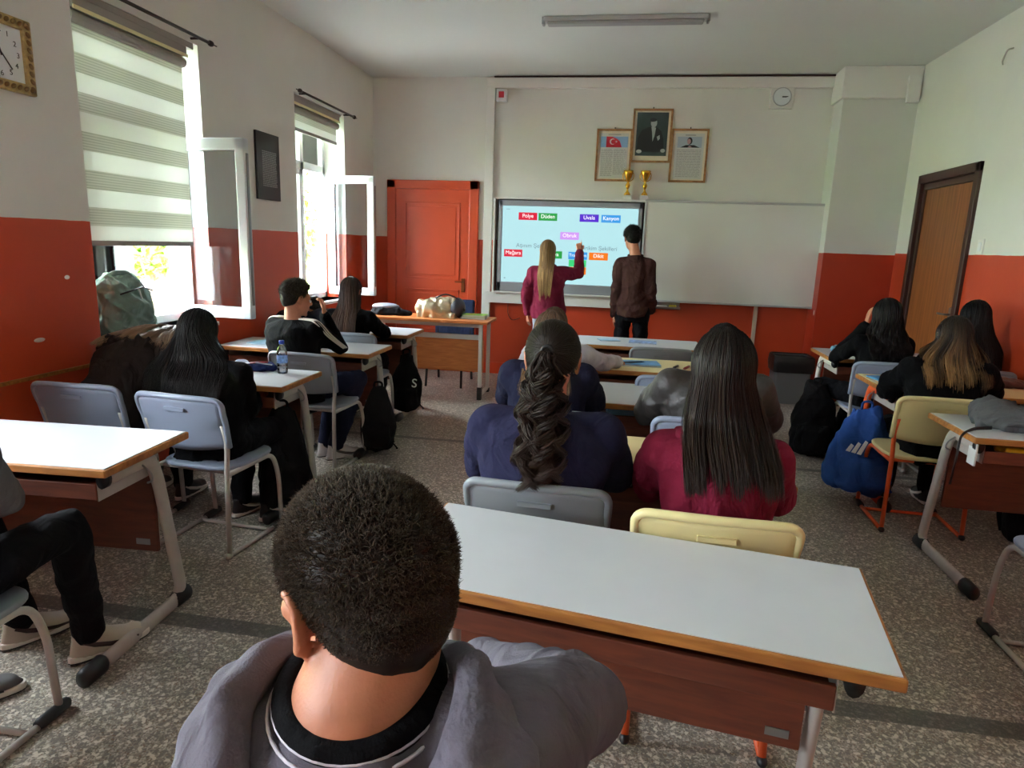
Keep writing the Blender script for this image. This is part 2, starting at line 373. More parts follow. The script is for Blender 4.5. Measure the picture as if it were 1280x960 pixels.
tag(MB().box(-1.66, XC, YF-.015, YF, 0, .14).box(XC-.015, XR, YC-.015, YC, 0, .14).build('baseboard_front', pmat('red skirting', (196, 60, 26), .35), bevel=.004), kind='structure')

# windows: white frame at the outer side of the recess, sill, mullion and transom
FX = -3.28
def window(i, a, b, leaf_open=True):
    r = empty('window_%d' % i, (0, 0, 0)); tag(r, kind='structure')
    f = MB(); ym = a+(b-a)*.52
    for (y0_, y1_, q0, q1) in ((a, a+.055, z0, z1), (b-.055, b, z0, z1), (a, b, z0, z0+.06), (a, b, z1-.06, z1), (a, b, 2.23, 2.31), (ym-.035, ym+.035, z0, z1)):
        f.box(FX-.04, FX+.03, y0_, y1_, q0, q1)
    f.build('window_frame', M['white'], r, bevel=.006)
    g = MB().box(FX-.003, FX+.003, a+.05, b-.05, 2.31, z1-.06).build('pane', M['glass'], r)
    MB().box(XL-TH, XL+.05, a-.0, b+.0, z0-.03, z0).build('sill', M['white'], r, bevel=.005)
    # left leaf stays closed
    c = MB(); y0_, y1_ = a+.05, ym-.03
    for (p0, p1, q0, q1) in ((y0_, y0_+.06, z0+.06, 2.23), (y1_-.06, y1_, z0+.06, 2.23), (y0_, y1_, z0+.06, z0+.13), (y0_, y1_, 2.17, 2.23)): c.box(FX-.02, FX+.05, p0, p1, q0, q1)
    lf = c.build('closed_leaf', M['white'], r, bevel=.006)
    MB().box(FX+.012, FX+.018, y0_+.05, y1_-.05, z0+.12, 2.18).build('pane', M['glass'], lf)
    MB().box(FX+.05, FX+.065, y1_-.035, y1_-.012, 1.42, 1.47).box(FX+.06, FX+.08, y1_-.033, y1_-.014, 1.33, 1.45).build('latch', M['white'], r, bevel=.003)
    return r
M['glass'] = glassmat('window glass', gloss=.06)
for i, (a, b) in enumerate(WINS): window(i+1, a, b)
def casement(name, hx, hy, wdt, ang, label, zb=.96, zt=2.22, flip=1):
    r = empty('open_window_leaf', (hx, hy, 0), ang); tag(r, label, 'window', 'open window leaves')
    f = MB()
    for (a, b, c, d) in ((0, .075, zb, zt), (wdt-.075, wdt, zb, zt), (0, wdt, zb, zb+.08), (0, wdt, zt-.08, zt)): f.box(a, b, -.03, .03, c, d)
    f.build('leaf_frame', M['white'], r, bevel=.008)
    g = MB()
    for (a, b, c, d) in ((.07, .08, zb+.075, zt-.075), (wdt-.08, wdt-.07, zb+.075, zt-.075), (.07, wdt-.07, zb+.075, zb+.085), (.07, wdt-.07, zt-.085, zt-.075)): g.box(a, b, -.022, .022, c, d)
    g.build('gasket', M['steel'], r)
    MB().box(.075, wdt-.075, -.004, .004, zb+.075, zt-.075).build('pane', M['leafglass'], r)
    MB().box(wdt-.003, wdt+.006, -.012, .012, zb+.1, zt-.1).build('lock_strip', M['steel'], r)
    h = MB().box(wdt-.055, wdt-.02, -.045, -.03, 1.54, 1.6).tube([(wdt-.037, -.04, 1.57), (wdt-.037, -.065, 1.57), (wdt-.037, -.068, 1.45)], .008, 8)
    for zz in (zb+.15, zt-.15): MB().tube([(-.006, .0, zz-.04), (-.006, .0, zz+.04)], .01, 10).build('hinge', M['white'], r, sm=True)
    return r
M['leafglass'] = glassmat('open leaf glass', gloss=.012, tint=(.90, .93, .93, 1), ior=1.02)
casement('a', -3.2, 4.50, .56, math.radians(-3), 'large open white window leaf beside the lowered blind')
casement('b', -3.19, 6.98, .54, math.radians(-3), 'open white window leaf next to the orange door')

# blinds
def zebra(name):
    m = bpy.data.materials.new(name); m.use_nodes = True; n = m.node_tree; n.nodes.clear()
    o = n.nodes.new('ShaderNodeOutputMaterial'); d = n.nodes.new('ShaderNodeBsdfDiffuse'); t = n.nodes.new('ShaderNodeBsdfTranslucent'); tr = n.nodes.new('ShaderNodeBsdfTransparent')
    g = n.nodes.new('ShaderNodeNewGeometry'); sx = n.nodes.new('ShaderNodeSeparateXYZ'); n.links.new(g.outputs['Position'], sx.inputs[0])
    a = n.nodes.new('ShaderNodeMath'); a.operation = 'MULTIPLY_ADD'; a.inputs[1].default_value = 1/.208; a.inputs[2].default_value = .38; n.links.new(sx.outputs['Z'], a.inputs[0])
    fr = n.nodes.new('ShaderNodeMath'); fr.operation = 'FRACT'; n.links.new(a.outputs[0], fr.inputs[0])
    gt = n.nodes.new('ShaderNodeMath'); gt.operation = 'GREATER_THAN'; gt.inputs[1].default_value = .5; n.links.new(fr.outputs[0], gt.inputs[0])
    # fine woven lines inside the solid stripe
    b = n.nodes.new('ShaderNodeMath'); b.operation = 'MULTIPLY'; b.inputs[1].default_value = 1/.0152; n.links.new(sx.outputs['Z'], b.inputs[0])
    fb = n.nodes.new('ShaderNodeMath'); fb.operation = 'FRACT'; n.links.new(b.outputs[0], fb.inputs[0])
    cr = n.nodes.new('ShaderNodeValToRGB'); cr.color_ramp.elements[0].position = .2; cr.color_ramp.elements[0].color = srgb((186, 190, 178)); cr.color_ramp.elements[1].position = .45; cr.color_ramp.elements[1].color = srgb((214, 216, 206))
    n.links.new(fb.outputs[0], cr.inputs[0])
    mc = n.nodes.new('ShaderNodeMix'); mc.data_type = 'RGBA'; n.links.new(gt.outputs[0], mc.inputs['Factor']); n.links.new(cr.outputs[0], mc.inputs['A']); mc.inputs['B'].default_value = srgb((236, 238, 234))
    n.links.new(mc.outputs['Result'], d.inputs[0]); n.links.new(mc.outputs['Result'], t.inputs[0])
    m1 = n.nodes.new('ShaderNodeMixShader'); m1.inputs[0].default_value = .17; n.links.new(d.outputs[0], m1.inputs[1]); n.links.new(t.outputs[0], m1.inputs[2])
    m2 = n.nodes.new('ShaderNodeMixShader')
    mm = n.nodes.new('ShaderNodeMath'); mm.operation = 'MULTIPLY'; mm.inputs[1].default_value = .008; n.links.new(gt.outputs[0], mm.inputs[0])
    n.links.new(mm.outputs[0], m2.inputs[0]); n.links.new(m1.outputs[0], m2.inputs[1]); n.links.new(tr.outputs[0], m2.inputs[2]); n.links.new(m2.outputs[0], o.inputs[0])
    return m
M['zebra'] = zebra('striped blind fabric')
M['cassette'] = pmat('grey brown cassette', (148, 142, 136), .6)
M['creambar'] = pmat('cream bar', (226, 218, 170), .5)
M['rod'] = pmat('dark curtain rod', (52, 42, 38), .4, metal=.5)
def blind(a, b, zb, zt, label, x=-3.06, cord=True):
    r = empty('roller_blind', (x, (a+b)/2, 0)); tag(r, label, 'blind'); h = (b-a)/2
    MB().tube([(0, -h, zt), (0, h, zt)], .034, 16).build('roller', M['cassette'], r, sm=False)
    MB().box(-.012, .04, -h, h, zt+.035, zt+.1).build('cassette', M['cassette'], r, bevel=.006)
    MB().box(.038, .046, -h, h, zt+.03, zt+.05).build('cream_strip', M['creambar'], r)
    MB().box(-.03, .035, -h-.01, h+.08, zt+.1, zt+.14).build('soffit_shade_board', M['cassette'], r, bevel=.003)  # added board, its grey-brown stands in for shade on the window soffit
    MB().box(-.001, .001, -h+.01, h-.01, zb, zt).build('fabric', M['zebra'], r)
    MB().box(-.008, .008, -h+.01, h-.01, zb-.03, zb).build('bottom_rail', M['cassette'], r, bevel=.003)
    return r
blind(3.46, 4.43, 1.50, 2.70, 'lowered striped roller blind in the large window')
blind(5.97, 7.0, 2.56, 2.72, 'rolled-up cream blind at top of the narrow far window', x=-3.09)
blind(.88, 2.02, 2.5, 2.68, 'rolled-up striped roller blind in the window beside the front row of seats', x=-3.09)
def rod(a, b, z, label):
    r = empty('curtain_rod', (XL+.07, (a+b)/2, z)); tag(r, label, 'curtain rod', 'curtain rods over the windows'); h = (b-a)/2
    MB().tube([(0, -h, 0), (0, h, 0)], .011, 10).build('rod', M['rod'], r, sm=True)
    for s in (-1, 1):
        MB().ell((0, s*h, 0), (.02, .03, .02)).tube([(0, s*h, 0), (.0, s*(h+.07), 0)], .005, 6).build('finial', M['rod'], r, sm=True)
        MB().tube([(0, s*(h-.12), 0), (-.07, s*(h-.12), .0)], .008, 8).build('bracket', M['rod'], r)
    return r
rod(3.3, 4.60, 2.865, 'dark curtain rod above the large window with lowered blind')
rod(5.92, 7.15, 2.84, 'dark curtain rod above the narrow far window')
MB_soffit = None

# orange door in the front wall
def door_front():
    r = empty('door_1', (-2.275, YF, 0)); tag(r, kind='structure')
    f = MB(); f.box(-.56, -.45, -.05, 0, 0, 2.27); f.box(.45, .56, -.05, 0, 0, 2.27); f.box(-.56, .56, -.05, 0, 2.17, 2.27)
    f.build('door_frame', M['orange_door'], r, bevel=.008)
    d = MB().box(-.455, .455, -.03, 0, 0, 2.17)
    for (a, b) in ((.15, .52), (.62, 1.0), (1.12, 2.02)): # raised beads round three recessed panels
        for (x0_, x1_, q0, q1) in ((-.34, -.32, a, b), (.32, .34, a, b), (-.34, .34, a, a+.02), (-.34, .34, b-.02, b)): d.box(x0_, x1_, -.042, -.03, q0, q1)
        d.box(-.29, .29, -.037, -.03, a+.05, b-.05)
    d.build('door_leaf', M['orange_door'], r, bevel=.004)
    h = MB().box(.37, .41, -.045, -.03, .98, 1.14).tube(bend([(.39, -.04, 1.1), (.39, -.08, 1.1), (.30, -.08, 1.1)], .01), .008, 8)
    h.build('door_handle', pmat('old brass', (120, 66, 30), .4, metal=.6), r, bevel=.002)
door_front()
def door_right():
    r = empty('door_2', (XR, 6.61, 0)); tag(r, kind='structure')
    f = MB(); f.box(-.03, .05, -.57, -.5, 0, 2.34); f.box(-.03, .05, .5, .57, 0, 2.34); f.box(-.03, .05, -.57, .57, 2.26, 2.34)
    f.box(.0, .05, -.5, -.46, 0, 2.26); f.box(.0, .05, .46, .5, 0, 2.26); f.box(0, .05, -.5, .5, 2.2, 2.26)
    f.build('door_frame', M['dark_frame'], r, bevel=.006)
    MB().box(.02, .055, -.46, .46, 0.01, 2.2).build('door_leaf', M['brown_door'], r, bevel=.003)
    MB().box(.012, .02, -.42, -.37, .98, 1.16).tube(bend([(.02, -.395, 1.1), (-.035, -.395, 1.1), (-.035, -.28, 1.1)], .01), .009, 8).build('door_handle', M['steel'], r)
door_right()
# ================================================================ FRONT WALL FITTINGS
# interactive screen (recessed in the board frame)
M['bezel'] = pmat('grey screen bezel', (146, 148, 156), .4)
M['screen'] = emat('lit screen', (176, 222, 228), .46)
SY = YF-.10
r = empty('interactive_screen', (-.64, SY, 0)); tag(r, 'large lit interactive screen with grey bezel showing coloured word tiles', 'screen')
MB().box(-.84, .84, .03, .095, 1.02, 2.07).build('housing', M['black_plastic'], r)
b = MB(); SX0, SX1, SZ0, SZ1 = -.775, .775, 1.13, 2.0
b.box(-.82, SX0, 0, .05, 1.02, 2.06).box(SX1, .82, 0, .05, 1.02, 2.06).box(-.82, .82, 0, .05, 1.02, SZ0).box(-.82, .82, 0, .05, SZ1, 2.06)
b.build('bezel', M['bezel'], r, bevel=.005)
MB().box(SX0, SX1, .012, .04, SZ0, SZ1).build('display', M['screen'], r)
def tilec(c): return emat('tile %d %d %d' % c, c, .45)
tiles = [('Polye', -.478, 1.887, (214, 30, 60)), ('Düden', -.246, 1.885, (40, 160, 70)), ('Uvala', .227, 1.885, (84, 40, 200)), ('Kanyon', .473, 1.883, (50, 150, 225)),
         ('Mağara', -.636, 1.465, (214, 30, 60)), ('Lapya', -.17, 1.462, (40, 160, 70)), ('Traverten', .12, 1.46, (50, 150, 225)), ('Dikit', .357, 1.46, (240, 120, 20)),
         ('Sarkıt', .115, 1.29, (240, 120, 20)), ('Obruk', .014, 1.68, (206, 150, 240))]
whitetext = emat('white screen lettering', (240, 240, 240), .6)
for t, x, z, c in tiles:
    q = MB().box(x-.108, x+.108, .008, .013, z-.042, z+.042).build('word_tile', tilec(c), r)
    text('tile_lettering', t, .05 if len(t) > 6 else .06, whitetext, q, (x, .0075, z+.004), depth=.0005)
MB().box(.02, .222, .008, .013, 1.335, 1.412).build('word_tile', tilec((60, 205, 120)), r)
gt = emat('grey screen lettering', (120, 150, 160), .34)
text('screen_lettering', 'Aşınım Şekilleri', .064, gt, r, (-.395, .009, 1.555), depth=.0005)
text('screen_lettering', 'Birikim Şekilleri', .064, gt, r, (.357, .009, 1.55), depth=.0005)
MB().box(-.70, -.69, .009, .0115, 1.96, 1.965).box(-.735, -.70, .009, .0115, 1.96, 1.965).box(-.74, -.72, .009, .0115, 1.17, 1.18).build('screen_icon', gt, r)
MB().box(.785, .815, -.001, .002, 1.5, 1.54).build('sensor_sticker', pmat('blue sticker', (70, 110, 150), .4), r)
# board frame with rails
r = empty('board_rail', (.3, SY, 0)); tag(r, 'long aluminium rail frame around the screen and behind the whiteboard', 'board frame')
MB().box(-1.82, 1.83, -.005, .1, 2.075, 2.095).build('top_rail', M['trunk'], r, bevel=.003)
MB().box(-1.82, 1.83, -.02, .1, 1.0, 1.018).build('bottom_rail', M['trunk'], r, bevel=.003)
MB().box(-1.82, -1.80, -.005, .1, 1.0, 2.09).build('end_rail', M['trunk'], r, bevel=.003)
MB().box(-1.9, -.02, .03, .1, .875, 1.0).build('ledge_panel', M['trunk'], r, bevel=.003)
MB().box(1.2, 1.24, .06, .1, 0, 1.0).box(-.08, -.04, .07, .1, 0, .88).build('post', pmat('bare post', (186, 170, 156), .5), r, bevel=.003)
# whiteboard
M['wb'] = pmat('whiteboard enamel', (218, 219, 214), .2, var=.02, vscale=2, coat=.3)
M['alu'] = pmat('dull aluminium', (182, 184, 186), .4, metal=.3)
r = empty('whiteboard', (1.165, SY-.06, 0)); tag(r, 'wide blank whiteboard with thin aluminium frame', 'whiteboard')
MB().box(-.945, .945, .008, .03, 1.0, 2.08).build('panel', M['wb'], r)
f = MB(); f.box(-.965, .965, -.0, .035, 2.075, 2.1).box(-.965, .965, -.0, .035, .98, 1.005).box(-.965, -.94, 0, .035, .98, 2.1).box(.94, .965, 0, .035, .98, 2.1)
f.build('frame', M['alu'], r, bevel=.005)
# marker ledge under the whiteboard
r = empty('marker_tray', (.5, SY-.05, .905)); tag(r, 'small dark marker tray hanging below the whiteboard', 'tray')
MB().box(-.17, .17, -.05, .06, 0, .01).box(-.17, .17, -.05, -.04, 0, .03).box(-.17, .17, .05, .06, 0, .075).build('tray', M['steel'], r)
tag(MB().box(-.09, .03, -.025, .02, .0, .025).build('marker', M['white'], None, (.5, SY-.05, .915), bevel=.008), 'white marker lying in the tray under the whiteboard', 'marker')
tag(MB().box(.05, .13, -.03, .03, .0, .035).build('board_eraser', pmat('yellow eraser', (190, 176, 40), .7), None, (.5, SY-.05, .915), bevel=.004), 'yellow board eraser in the tray under the whiteboard', 'eraser')
# cable below the screen
tag(MB().tube(bend([(-1.33, YF-.02, .875), (-1.33, YF-.015, .74), (-1.28, YF-.015, .66), (-1.18, YF-.015, .7)], .05), .004, 6).build('cable', M['black'], sm=True), 'thin cable dangling below the screen ledge', 'cable')

# framed pictures
M['goldframe'] = wood('bronze wood frame', (130, 88, 44), (176, 128, 74), (8, 8, 8), .35)
M['mat_cream'] = pmat('cream mount', (226, 216, 196), .7)
M['paper'] = pmat('pale paper', (206, 208, 204), .7)
M['ink'] = pmat('grey ink', (140, 140, 140), .8)
def frame(cx, cz, w_, h_, label):
    r = empty('framed_picture', (cx, YF, cz)); tag(r, label, 'picture')
    f = MB(); t = .022
    f.box(-w_/2, w_/2, -.03, 0, h_/2-t, h_/2).box(-w_/2, w_/2, -.03, 0, -h_/2, -h_/2+t).box(-w_/2, -w_/2+t, -.03, 0, -h_/2, h_/2).box(w_/2-t, w_/2, -.03, 0, -h_/2, h_/2)
    f.build('frame', M['goldframe'], r, bevel=.004)
    MB().box(-w_/2+.015, w_/2-.015, -.012, 0, -h_/2+.015, h_/2-.015).build('mount', M['mat_cream'], r)
    MB().tube([(0, -.01, h_/2), (0, -.01, h_/2+.018)], .006, 8).build('hanging_ring', M['black'], r)
    return r
def lines(mb, x0, x1, zt, zb, n, seed):
    rs = random.Random(seed)
    for i in range(n):
        z = zt-(zt-zb)*i/(n-1); x = x0
        while x < x1-.01:
            l = rs.uniform(.015, .05); mb.box(x, min(x+l, x1), -.0175, -.016, z-.0022, z+.0022); x += l+.006
r = frame(-.185, 2.58, .395, .56, 'framed text with a red flag picture, left of the dark portrait')
MB().box(-.155, .155, -.016, -.012, -.245, .235).build('sheet', M['paper'], r)
MB().box(-.15, .15, -.0175, -.016, .085, .2).build('photo_sky', pmat('photo sky', (128, 166, 206), .6), r)
fl = MB(); fl.prism([(-.09, .085), (-.088, .2), (-.03, .198), (.02, .18), (.06, .15), (.085, .085)], -.019, -.0175, 'y'); fl.build('photo_flag', pmat('flag red', (190, 30, 50), .6), r)
cr = MB(); ang = [math.radians(a) for a in range(40, 321, 20)]
o_ = [(-.02+.032*math.cos(a), .145+.032*math.sin(a)) for a in ang]; i_ = [(-.011+.026*math.cos(a), .145+.026*math.sin(a)) for a in reversed(ang)]
cr.prism(o_+i_, -.0205, -.019, 'y'); cr.prism([(.022+(.014 if k % 2 == 0 else .006)*math.cos(k*PI/5+PI), .145+(.014 if k % 2 == 0 else .006)*math.sin(k*PI/5+PI)) for k in range(10)], -.0205, -.019, 'y')
cr.build('flag_emblem', M['white'], r)
t_ = MB(); lines(t_, -.14, -.01, .06, -.22, 20, 1); lines(t_, .0, .14, .06, -.2, 19, 2); t_.box(-.07, .07, -.0175, -.016, .218, .224); t_.build('text_lines', M['ink'], r)
r = frame(.22, 2.79, .43, .565, 'framed dark portrait of a person in black suit, highest of three frames')
MB().box(-.17, .17, -.016, -.012, -.21, .245).build('photo_backdrop', pmat('dark teal photo', (44, 58, 58), .5, var=.3, vscale=6), r)
sg = pmat('photo suit', (18, 22, 24), .6); fg = pmat('photo grey skin', (176, 182, 178), .6)
MB().prism([(-.16, -.17), (-.15, -.02), (-.11, .06), (-.04, .09), (.05, .09), (.1, .05), (.13, -.04), (.14, -.17)], -.018, -.016, 'y').build('photo_suit', sg, r)
MB().ell((.015, -.018, .135), (.034, .003, .047)).ell((-.13, -.018, -.165), (.03, .003, .02)).ell((.13, -.018, -.155), (.026, .003, .02)).prism([(-.01, .095), (.04, .085), (.03, .0), (.012, -.06), (.002, .03)], -.0195, -.018, 'y').prism([(.055, -.01), (.085, .01), (.09, -.03), (.07, -.05)], -.0195, -.018, 'y').build('photo_face', fg, r)
MB().ell((.008, -.019, .165), (.036, .003, .022)).build('photo_hair', sg, r)
r = frame(.635, 2.585, .40, .565, 'framed text with a small head portrait, right of the dark portrait')
MB().box(-.155, .155, -.016, -.012, -.245, .235).build('sheet', M['paper'], r)
MB().box(-.13, .13, -.0175, -.016, .085, .2).build('photo_sky', pmat('photo grey sky', (170, 184, 200), .6), r)
MB().ell((.0, -.019, .155), (.028, .002, .038)).prism([(-.1, .086), (-.04, .112), (.05, .112), (.11, .086)], -.0195, -.0175, 'y').build('photo_suit', sg, r)
MB().ell((-.008, -.0205, .15), (.02, .0015, .028)).prism([(-.02, .088), (0, .105), (.03, .088)], -.0215, -.0195, 'y').build('photo_face', pmat('photo skin', (190, 150, 150), .6), r)
t_ = MB(); lines(t_, -.13, .13, .06, -.22, 18, 5); t_.box(-.05, .06, -.0175, -.016, .212, .22); t_.build('text_lines', M['ink'], r)

# trophies on the rail
M['gold'] = pmat('gold metal', (226, 176, 60), .22, metal=.95)
M['marble'] = pmat('white marble', (214, 210, 206), .3, var=.06)
def trophy(x, label, k):
    r = empty('trophy', (x, SY+.045, 2.096)); r.scale = (1.12, 1.12, 1.06); tag(r, label, 'trophy', 'gold trophies on the board rail')
    MB().box(-.045, .045, -.03, .03, 0, .05).build('base', M['marble'], r, bevel=.003)
    MB().lathe([(.005, .05), (.034, .052), (.03, .065), (.012, .09), (.008, .11), (.016, .125), (.024, .15), (.012, .175), (.01, .19), (.02, .205), (.034, .235), (.046, .275), (.05, .30), (.044, .30), (.03, .25), (.005, .23)], 18).build('cup', M['gold'], r, sm=True)
    h = MB()
    for s in (-1, 1): h.tube(bend([(s*.012, 0, .19), (s*.05, 0, .21), (s*.055, 0, .26), (s*.042, 0, .285)], .02), .004, 8)
    h.build('handle', M['gold'], r, sm=True)
trophy(-.005, 'gold trophy cup on white base in front of the flag picture', 0)
trophy(.185, 'gold trophy cup on white base below the dark portrait', 1)

# alarm, speaker/clock, junction box, ceiling light, switch, hook
r = empty('alarm_box', (-1.47, YF-.055, 3.2)); tag(r, 'small white alarm box with red centre at the top of the wall', 'alarm')
MB().box(-.06, .06, -.04, .05, -.065, .065).build('case', M['white'], r, bevel=.012)
MB().box(-.03, .03, -.046, -.035, -.03, .035).build('red_button', pmat('alarm red', (170, 24, 40), .4), r, bevel=.003)
r = empty('square_wall_clock', (1.545, YF, 3.19)); tag(r, 'white square clock high on the wall above the whiteboard', 'clock')
MB().box(-.12, .12, -.04, 0, -.12, .12).build('case', M['trunk'], r, bevel=.01)
MB().tube([(0, -.052, 0), (0, -.03, 0)], .085, 28).build('dial', M['white'], r)
k = MB(); n_ = 28
k.tube([(.09*math.cos(2*PI*i/n_), -.05, .09*math.sin(2*PI*i/n_)) for i in range(n_+1)], .006, 6); k.build('rim', M['alu'], r, sm=True)
MB().box(0, .06, -.056, -.053, -.004, .004).box(0, .045, -.056, -.053, -.008, .002).build('clock_hand', M['black'], r)
tag(MB().box(2.64, 2.755, YC-.10, YC-.05, 3.06, 3.31).build('junction_box', M['trunk'], bevel=.006), 'white junction box at top corner of the wall column', 'junction box')
r = empty('ceiling_light', (-.12, 5.95, H)); tag(r, 'long slim grey strip light on the ceiling', 'ceiling light')
MB().box(-.66, .66, -.055, .055, -.035, 0).build('housing', M['alu'], r, bevel=.008)
MB().box(-.63, .63, -.045, .045, -.06, -.03).build('diffuser', pmat('unlit diffuser', (150, 150, 150), .4), r, bevel=.012)
MB().box(-.675, -.655, -.04, .04, -.055, -.0).box(.655, .675, -.04, .04, -.055, 0).build('end_cap', M['steel'], r, bevel=.004)
r = empty('light_switch', (XR, 5.86, 1.67)); tag(r, 'pale grey light switch beside the brown door', 'switch')
MB().box(-.012, 0, -.045, .045, -.06, .06).build('plate', M['trunk'], r, bevel=.004); MB().box(-.018, -.01, -.022, .022, -.035, .035).build('rocker', M['white'], r, bevel=.003)
tag(MB().tube(bend([(XR, 5.9, 3.13), (XR-.04, 5.9, 3.12), (XR-.045, 5.94, 3.05), (XR-.01, 6.0, 3.04)], .03), .006, 8).build('wall_hook', M['frame_grey'], sm=True), 'bent metal hook high on the right wall', 'hook')
# gold clock on left wall
r = empty('gold_wall_clock', (XL, 2.97, 2.385)); tag(r, 'square wall clock with ornate gold frame at the left edge', 'clock')
M['ornate'] = pmat('ornate gold', (176, 150, 96), .4, metal=.3, var=.3, vscale=40, bump=.6, bscale=60)
f = MB(); hw = .175; tw = .05
for (a, b_, c, d) in ((-hw, hw, hw-tw, hw), (-hw, hw, -hw, -hw+tw), (-hw, -hw+tw, -hw, hw), (hw-tw, hw, -hw, hw)): f.box(0, .03, a, b_, c, d)
f.build('frame', M['ornate'], r, bevel=.008)
o_ = MB()
for i in range(9):
    for s in (-1, 1):
        a = -hw+.03+i*(2*hw-.06)/8
        for (yy, zz, rr) in ((a, s*(hw-.025), 1), (s*(hw-.025), a, 0)): o_.ell((.032, yy, zz), (.009, .016 if rr else .011, .011 if rr else .016), Matrix.Rotation(.7, 3, 'X'), 10, 6)
o_.build('leaf_ornament', pmat('dark gold', (120, 90, 44), .4, metal=.3), r, sm=True)
MB().box(0, .012, -hw+.04, hw-.04, -hw+.04, hw-.04).build('dial', M['white'], r)
h = MB()
for (a, l, w_) in ((-20, .055, .006), (142, .09, .004)):
    a = math.radians(a); h.tube([(.016, -.02*math.sin(a), -.02*math.cos(a)), (.016, l*math.sin(a), l*math.cos(a))], w_/2+.001, 6)
h.build('clock_hand', M['black'], r)
for k in range(1, 13):
    a = 2*PI*k/12; text('numeral', str(k), .035, M['black'], r, (.0125, .1*math.sin(a), .1*math.cos(a)), (PI/2, 0, PI/2))
# black poster
r = empty('black_poster', (XL, 5.415, 2.13)); tag(r, 'black poster with pale block of text between the windows', 'poster')
MB().box(0, .02, -.185, .185, -.27, .27).build('board', pmat('poster black', (34, 34, 36), .4), r, bevel=.002)
t_ = MB(); rs = random.Random(3)
for i in range(20):
    z = .12-i*.0145; y = -.1
    while y < .12: l = rs.uniform(.012, .04); t_.box(.02, .0212, y, min(y+l, .13), z-.004, z+.004); y += l+.006
t_.build('text_lines', pmat('poster ink', (150, 150, 150), .6), r)
# worn plaster patches on the red paint
tag(MB().ell((XL, 3.02, .98), (.004, .035, .012)).ell((XL, 3.24, 1.30), (.004, .018, .012)).ell((XC-.001, 7.62, .95), (.003, .015, .03)).build('trim_6', M['trunk'], sm=True), kind='structure')

# ================================================================ OUTSIDE
tag(MB().box(-40, XL-TH-.3, -10, 40, -.62, -.6).build('ground', pmat('pale concrete yard', (200, 200, 196), .9)), kind='structure')
def bush(name, c, r_, n, mat, label, seed):
    rs = np.random.RandomState(seed); d = rs.normal(size=(n, 3)); d /= np.linalg.norm(d, axis=1)[:, None]
    rad = rs.uniform(.55, 1, size=(n, 1)); p = d*rad*np.array(r_)
    a = rs.normal(size=(n, 3))*.05; b_ = rs.normal(size=(n, 3))*.05
    V = np.stack([p-a, p+b_, p+a, p-b_], 1).reshape(-1, 3); F = np.arange(4*n).reshape(n, 4)
    core = MB().ell((0, 0, 0), (r_[0]*.6, r_[1]*.6, r_[2]*.6)).build('crown_core', mat, None, c)
    o = link(name, rawmesh(name, V, F, sm=False), mat, None, c)
    core.parent = o; core.location = (0, 0, 0); t = MB().cone((0, 0, -.6-c[2]), (0, 0, 0), .12, .06).build('trunk', pmat('bark', (90, 74, 58), .9), o)
    tag(o, label, 'tree'); return o
gm = pmat('bright leaves', (120, 168, 52), .7, var=.3, vscale=3)
bush('garden_tree', (-7.75, 14.0, 1.9), (.95, 1.1, 1.9), 5000, gm, 'bright green tree seen through the narrow far window', 1)
bush('garden_tree', (-7.1, 9.2, 1.75), (.7, .8, .9), 5000, gm, 'bright green tree seen under the lowered blind', 2)
tag(MB().prism([(-9, -.6), (-14, 3.2), (-40, 4.5), (-40, -.6)], 0, 30, 'y').build('grass_slope', pmat('sunny grass slope', (150, 180, 84), .9, var=.25, vscale=1.5)), kind='structure')
tag(MB().box(-8.6, -8.3, 2, 12.5, -.6, 1.0).build('garden_wall', pmat('white garden wall', (225, 222, 214), .9)), kind='structure')
# ================================================================ DESKS AND CHAIRS
def desk(x, y, rz, w_, label, group, top='lam_white', frame='frame_grey', d=.5, inset=.045):
    """x, y: centre of the desk; user sits at -y"""
    r = empty('school_desk', (x, y, 0), rz); tag(r, label, 'desk', group); hw = w_/2; hd = d/2
    t = MB().box(-hw, hw, -hd, hd, .718, .748).build('tabletop', M['edge'], r, bevel=.005)
    MB().box(-hw+.009, hw-.009, -hd+.009, hd-.009, .747, .7505).build('laminate', M[top], t, bevel=.001)
    sx = hw-inset-.03
    s = MB().box(-sx, sx, -hd+.05, .11, .622, .636).box(-sx, sx, -hd+.045, -hd+.06, .615, .675)
    s.build('book_shelf', M['panelwood'], r, bevel=.003)
    MB().box(-sx, sx, .10, .118, .27, .72).build('modesty_panel', M['panelwood'], r, bevel=.003)
    for a in (sx-.001, -sx-.003): MB().box(a, a+.004, -hd+.05, .11, .61, .70).build('shelf_bracket', M['frame_grey'], r)
    for s_ in (-1, 1):
        X = s_*(hw-inset)
        pts = bend([(X, -hd-.10, .028), (X, hd-.055, .028), (X, hd-.16, .60), (X, hd-.20, .698), (X, -hd+.06, .698)], .085, 7)
        lg = MB().tube(pts, .031, 14, flat=.62, side=(0, .2, .98) if False else None).build('side_leg', M[frame], r, sm=True)
        for (a, b_) in ((-hd-.15, -hd-.04), (hd-.12, hd-.02)):
            MB().tube([(X, a, .03), (X, a+.012, .03), (X, b_-.01, .03), (X, b_, .03)], [.024, .036, .038, .030], 12, flat=.8).build('foot_cap', M['black_plastic'], lg, sm=True)
        MB().tube([(X, -hd+.035, .696), (X, -hd+.065, .696)], .033, 12, flat=.62).build('end_cap', M['black_plastic'], lg, sm=True)
        MB().tube(bend([(X+s_*.02, -.02, .69), (X+s_*.055, -.02, .66), (X+s_*.06, -.02, .63), (X+s_*.035, -.02, .62)], .02), .004, 6).build('bag_hook', M['steel'], r, sm=True)
    MB().box(sx-.09, sx-.03, .096, .099, .30, .325).build('maker_plate', M['steel'], r)
    return r
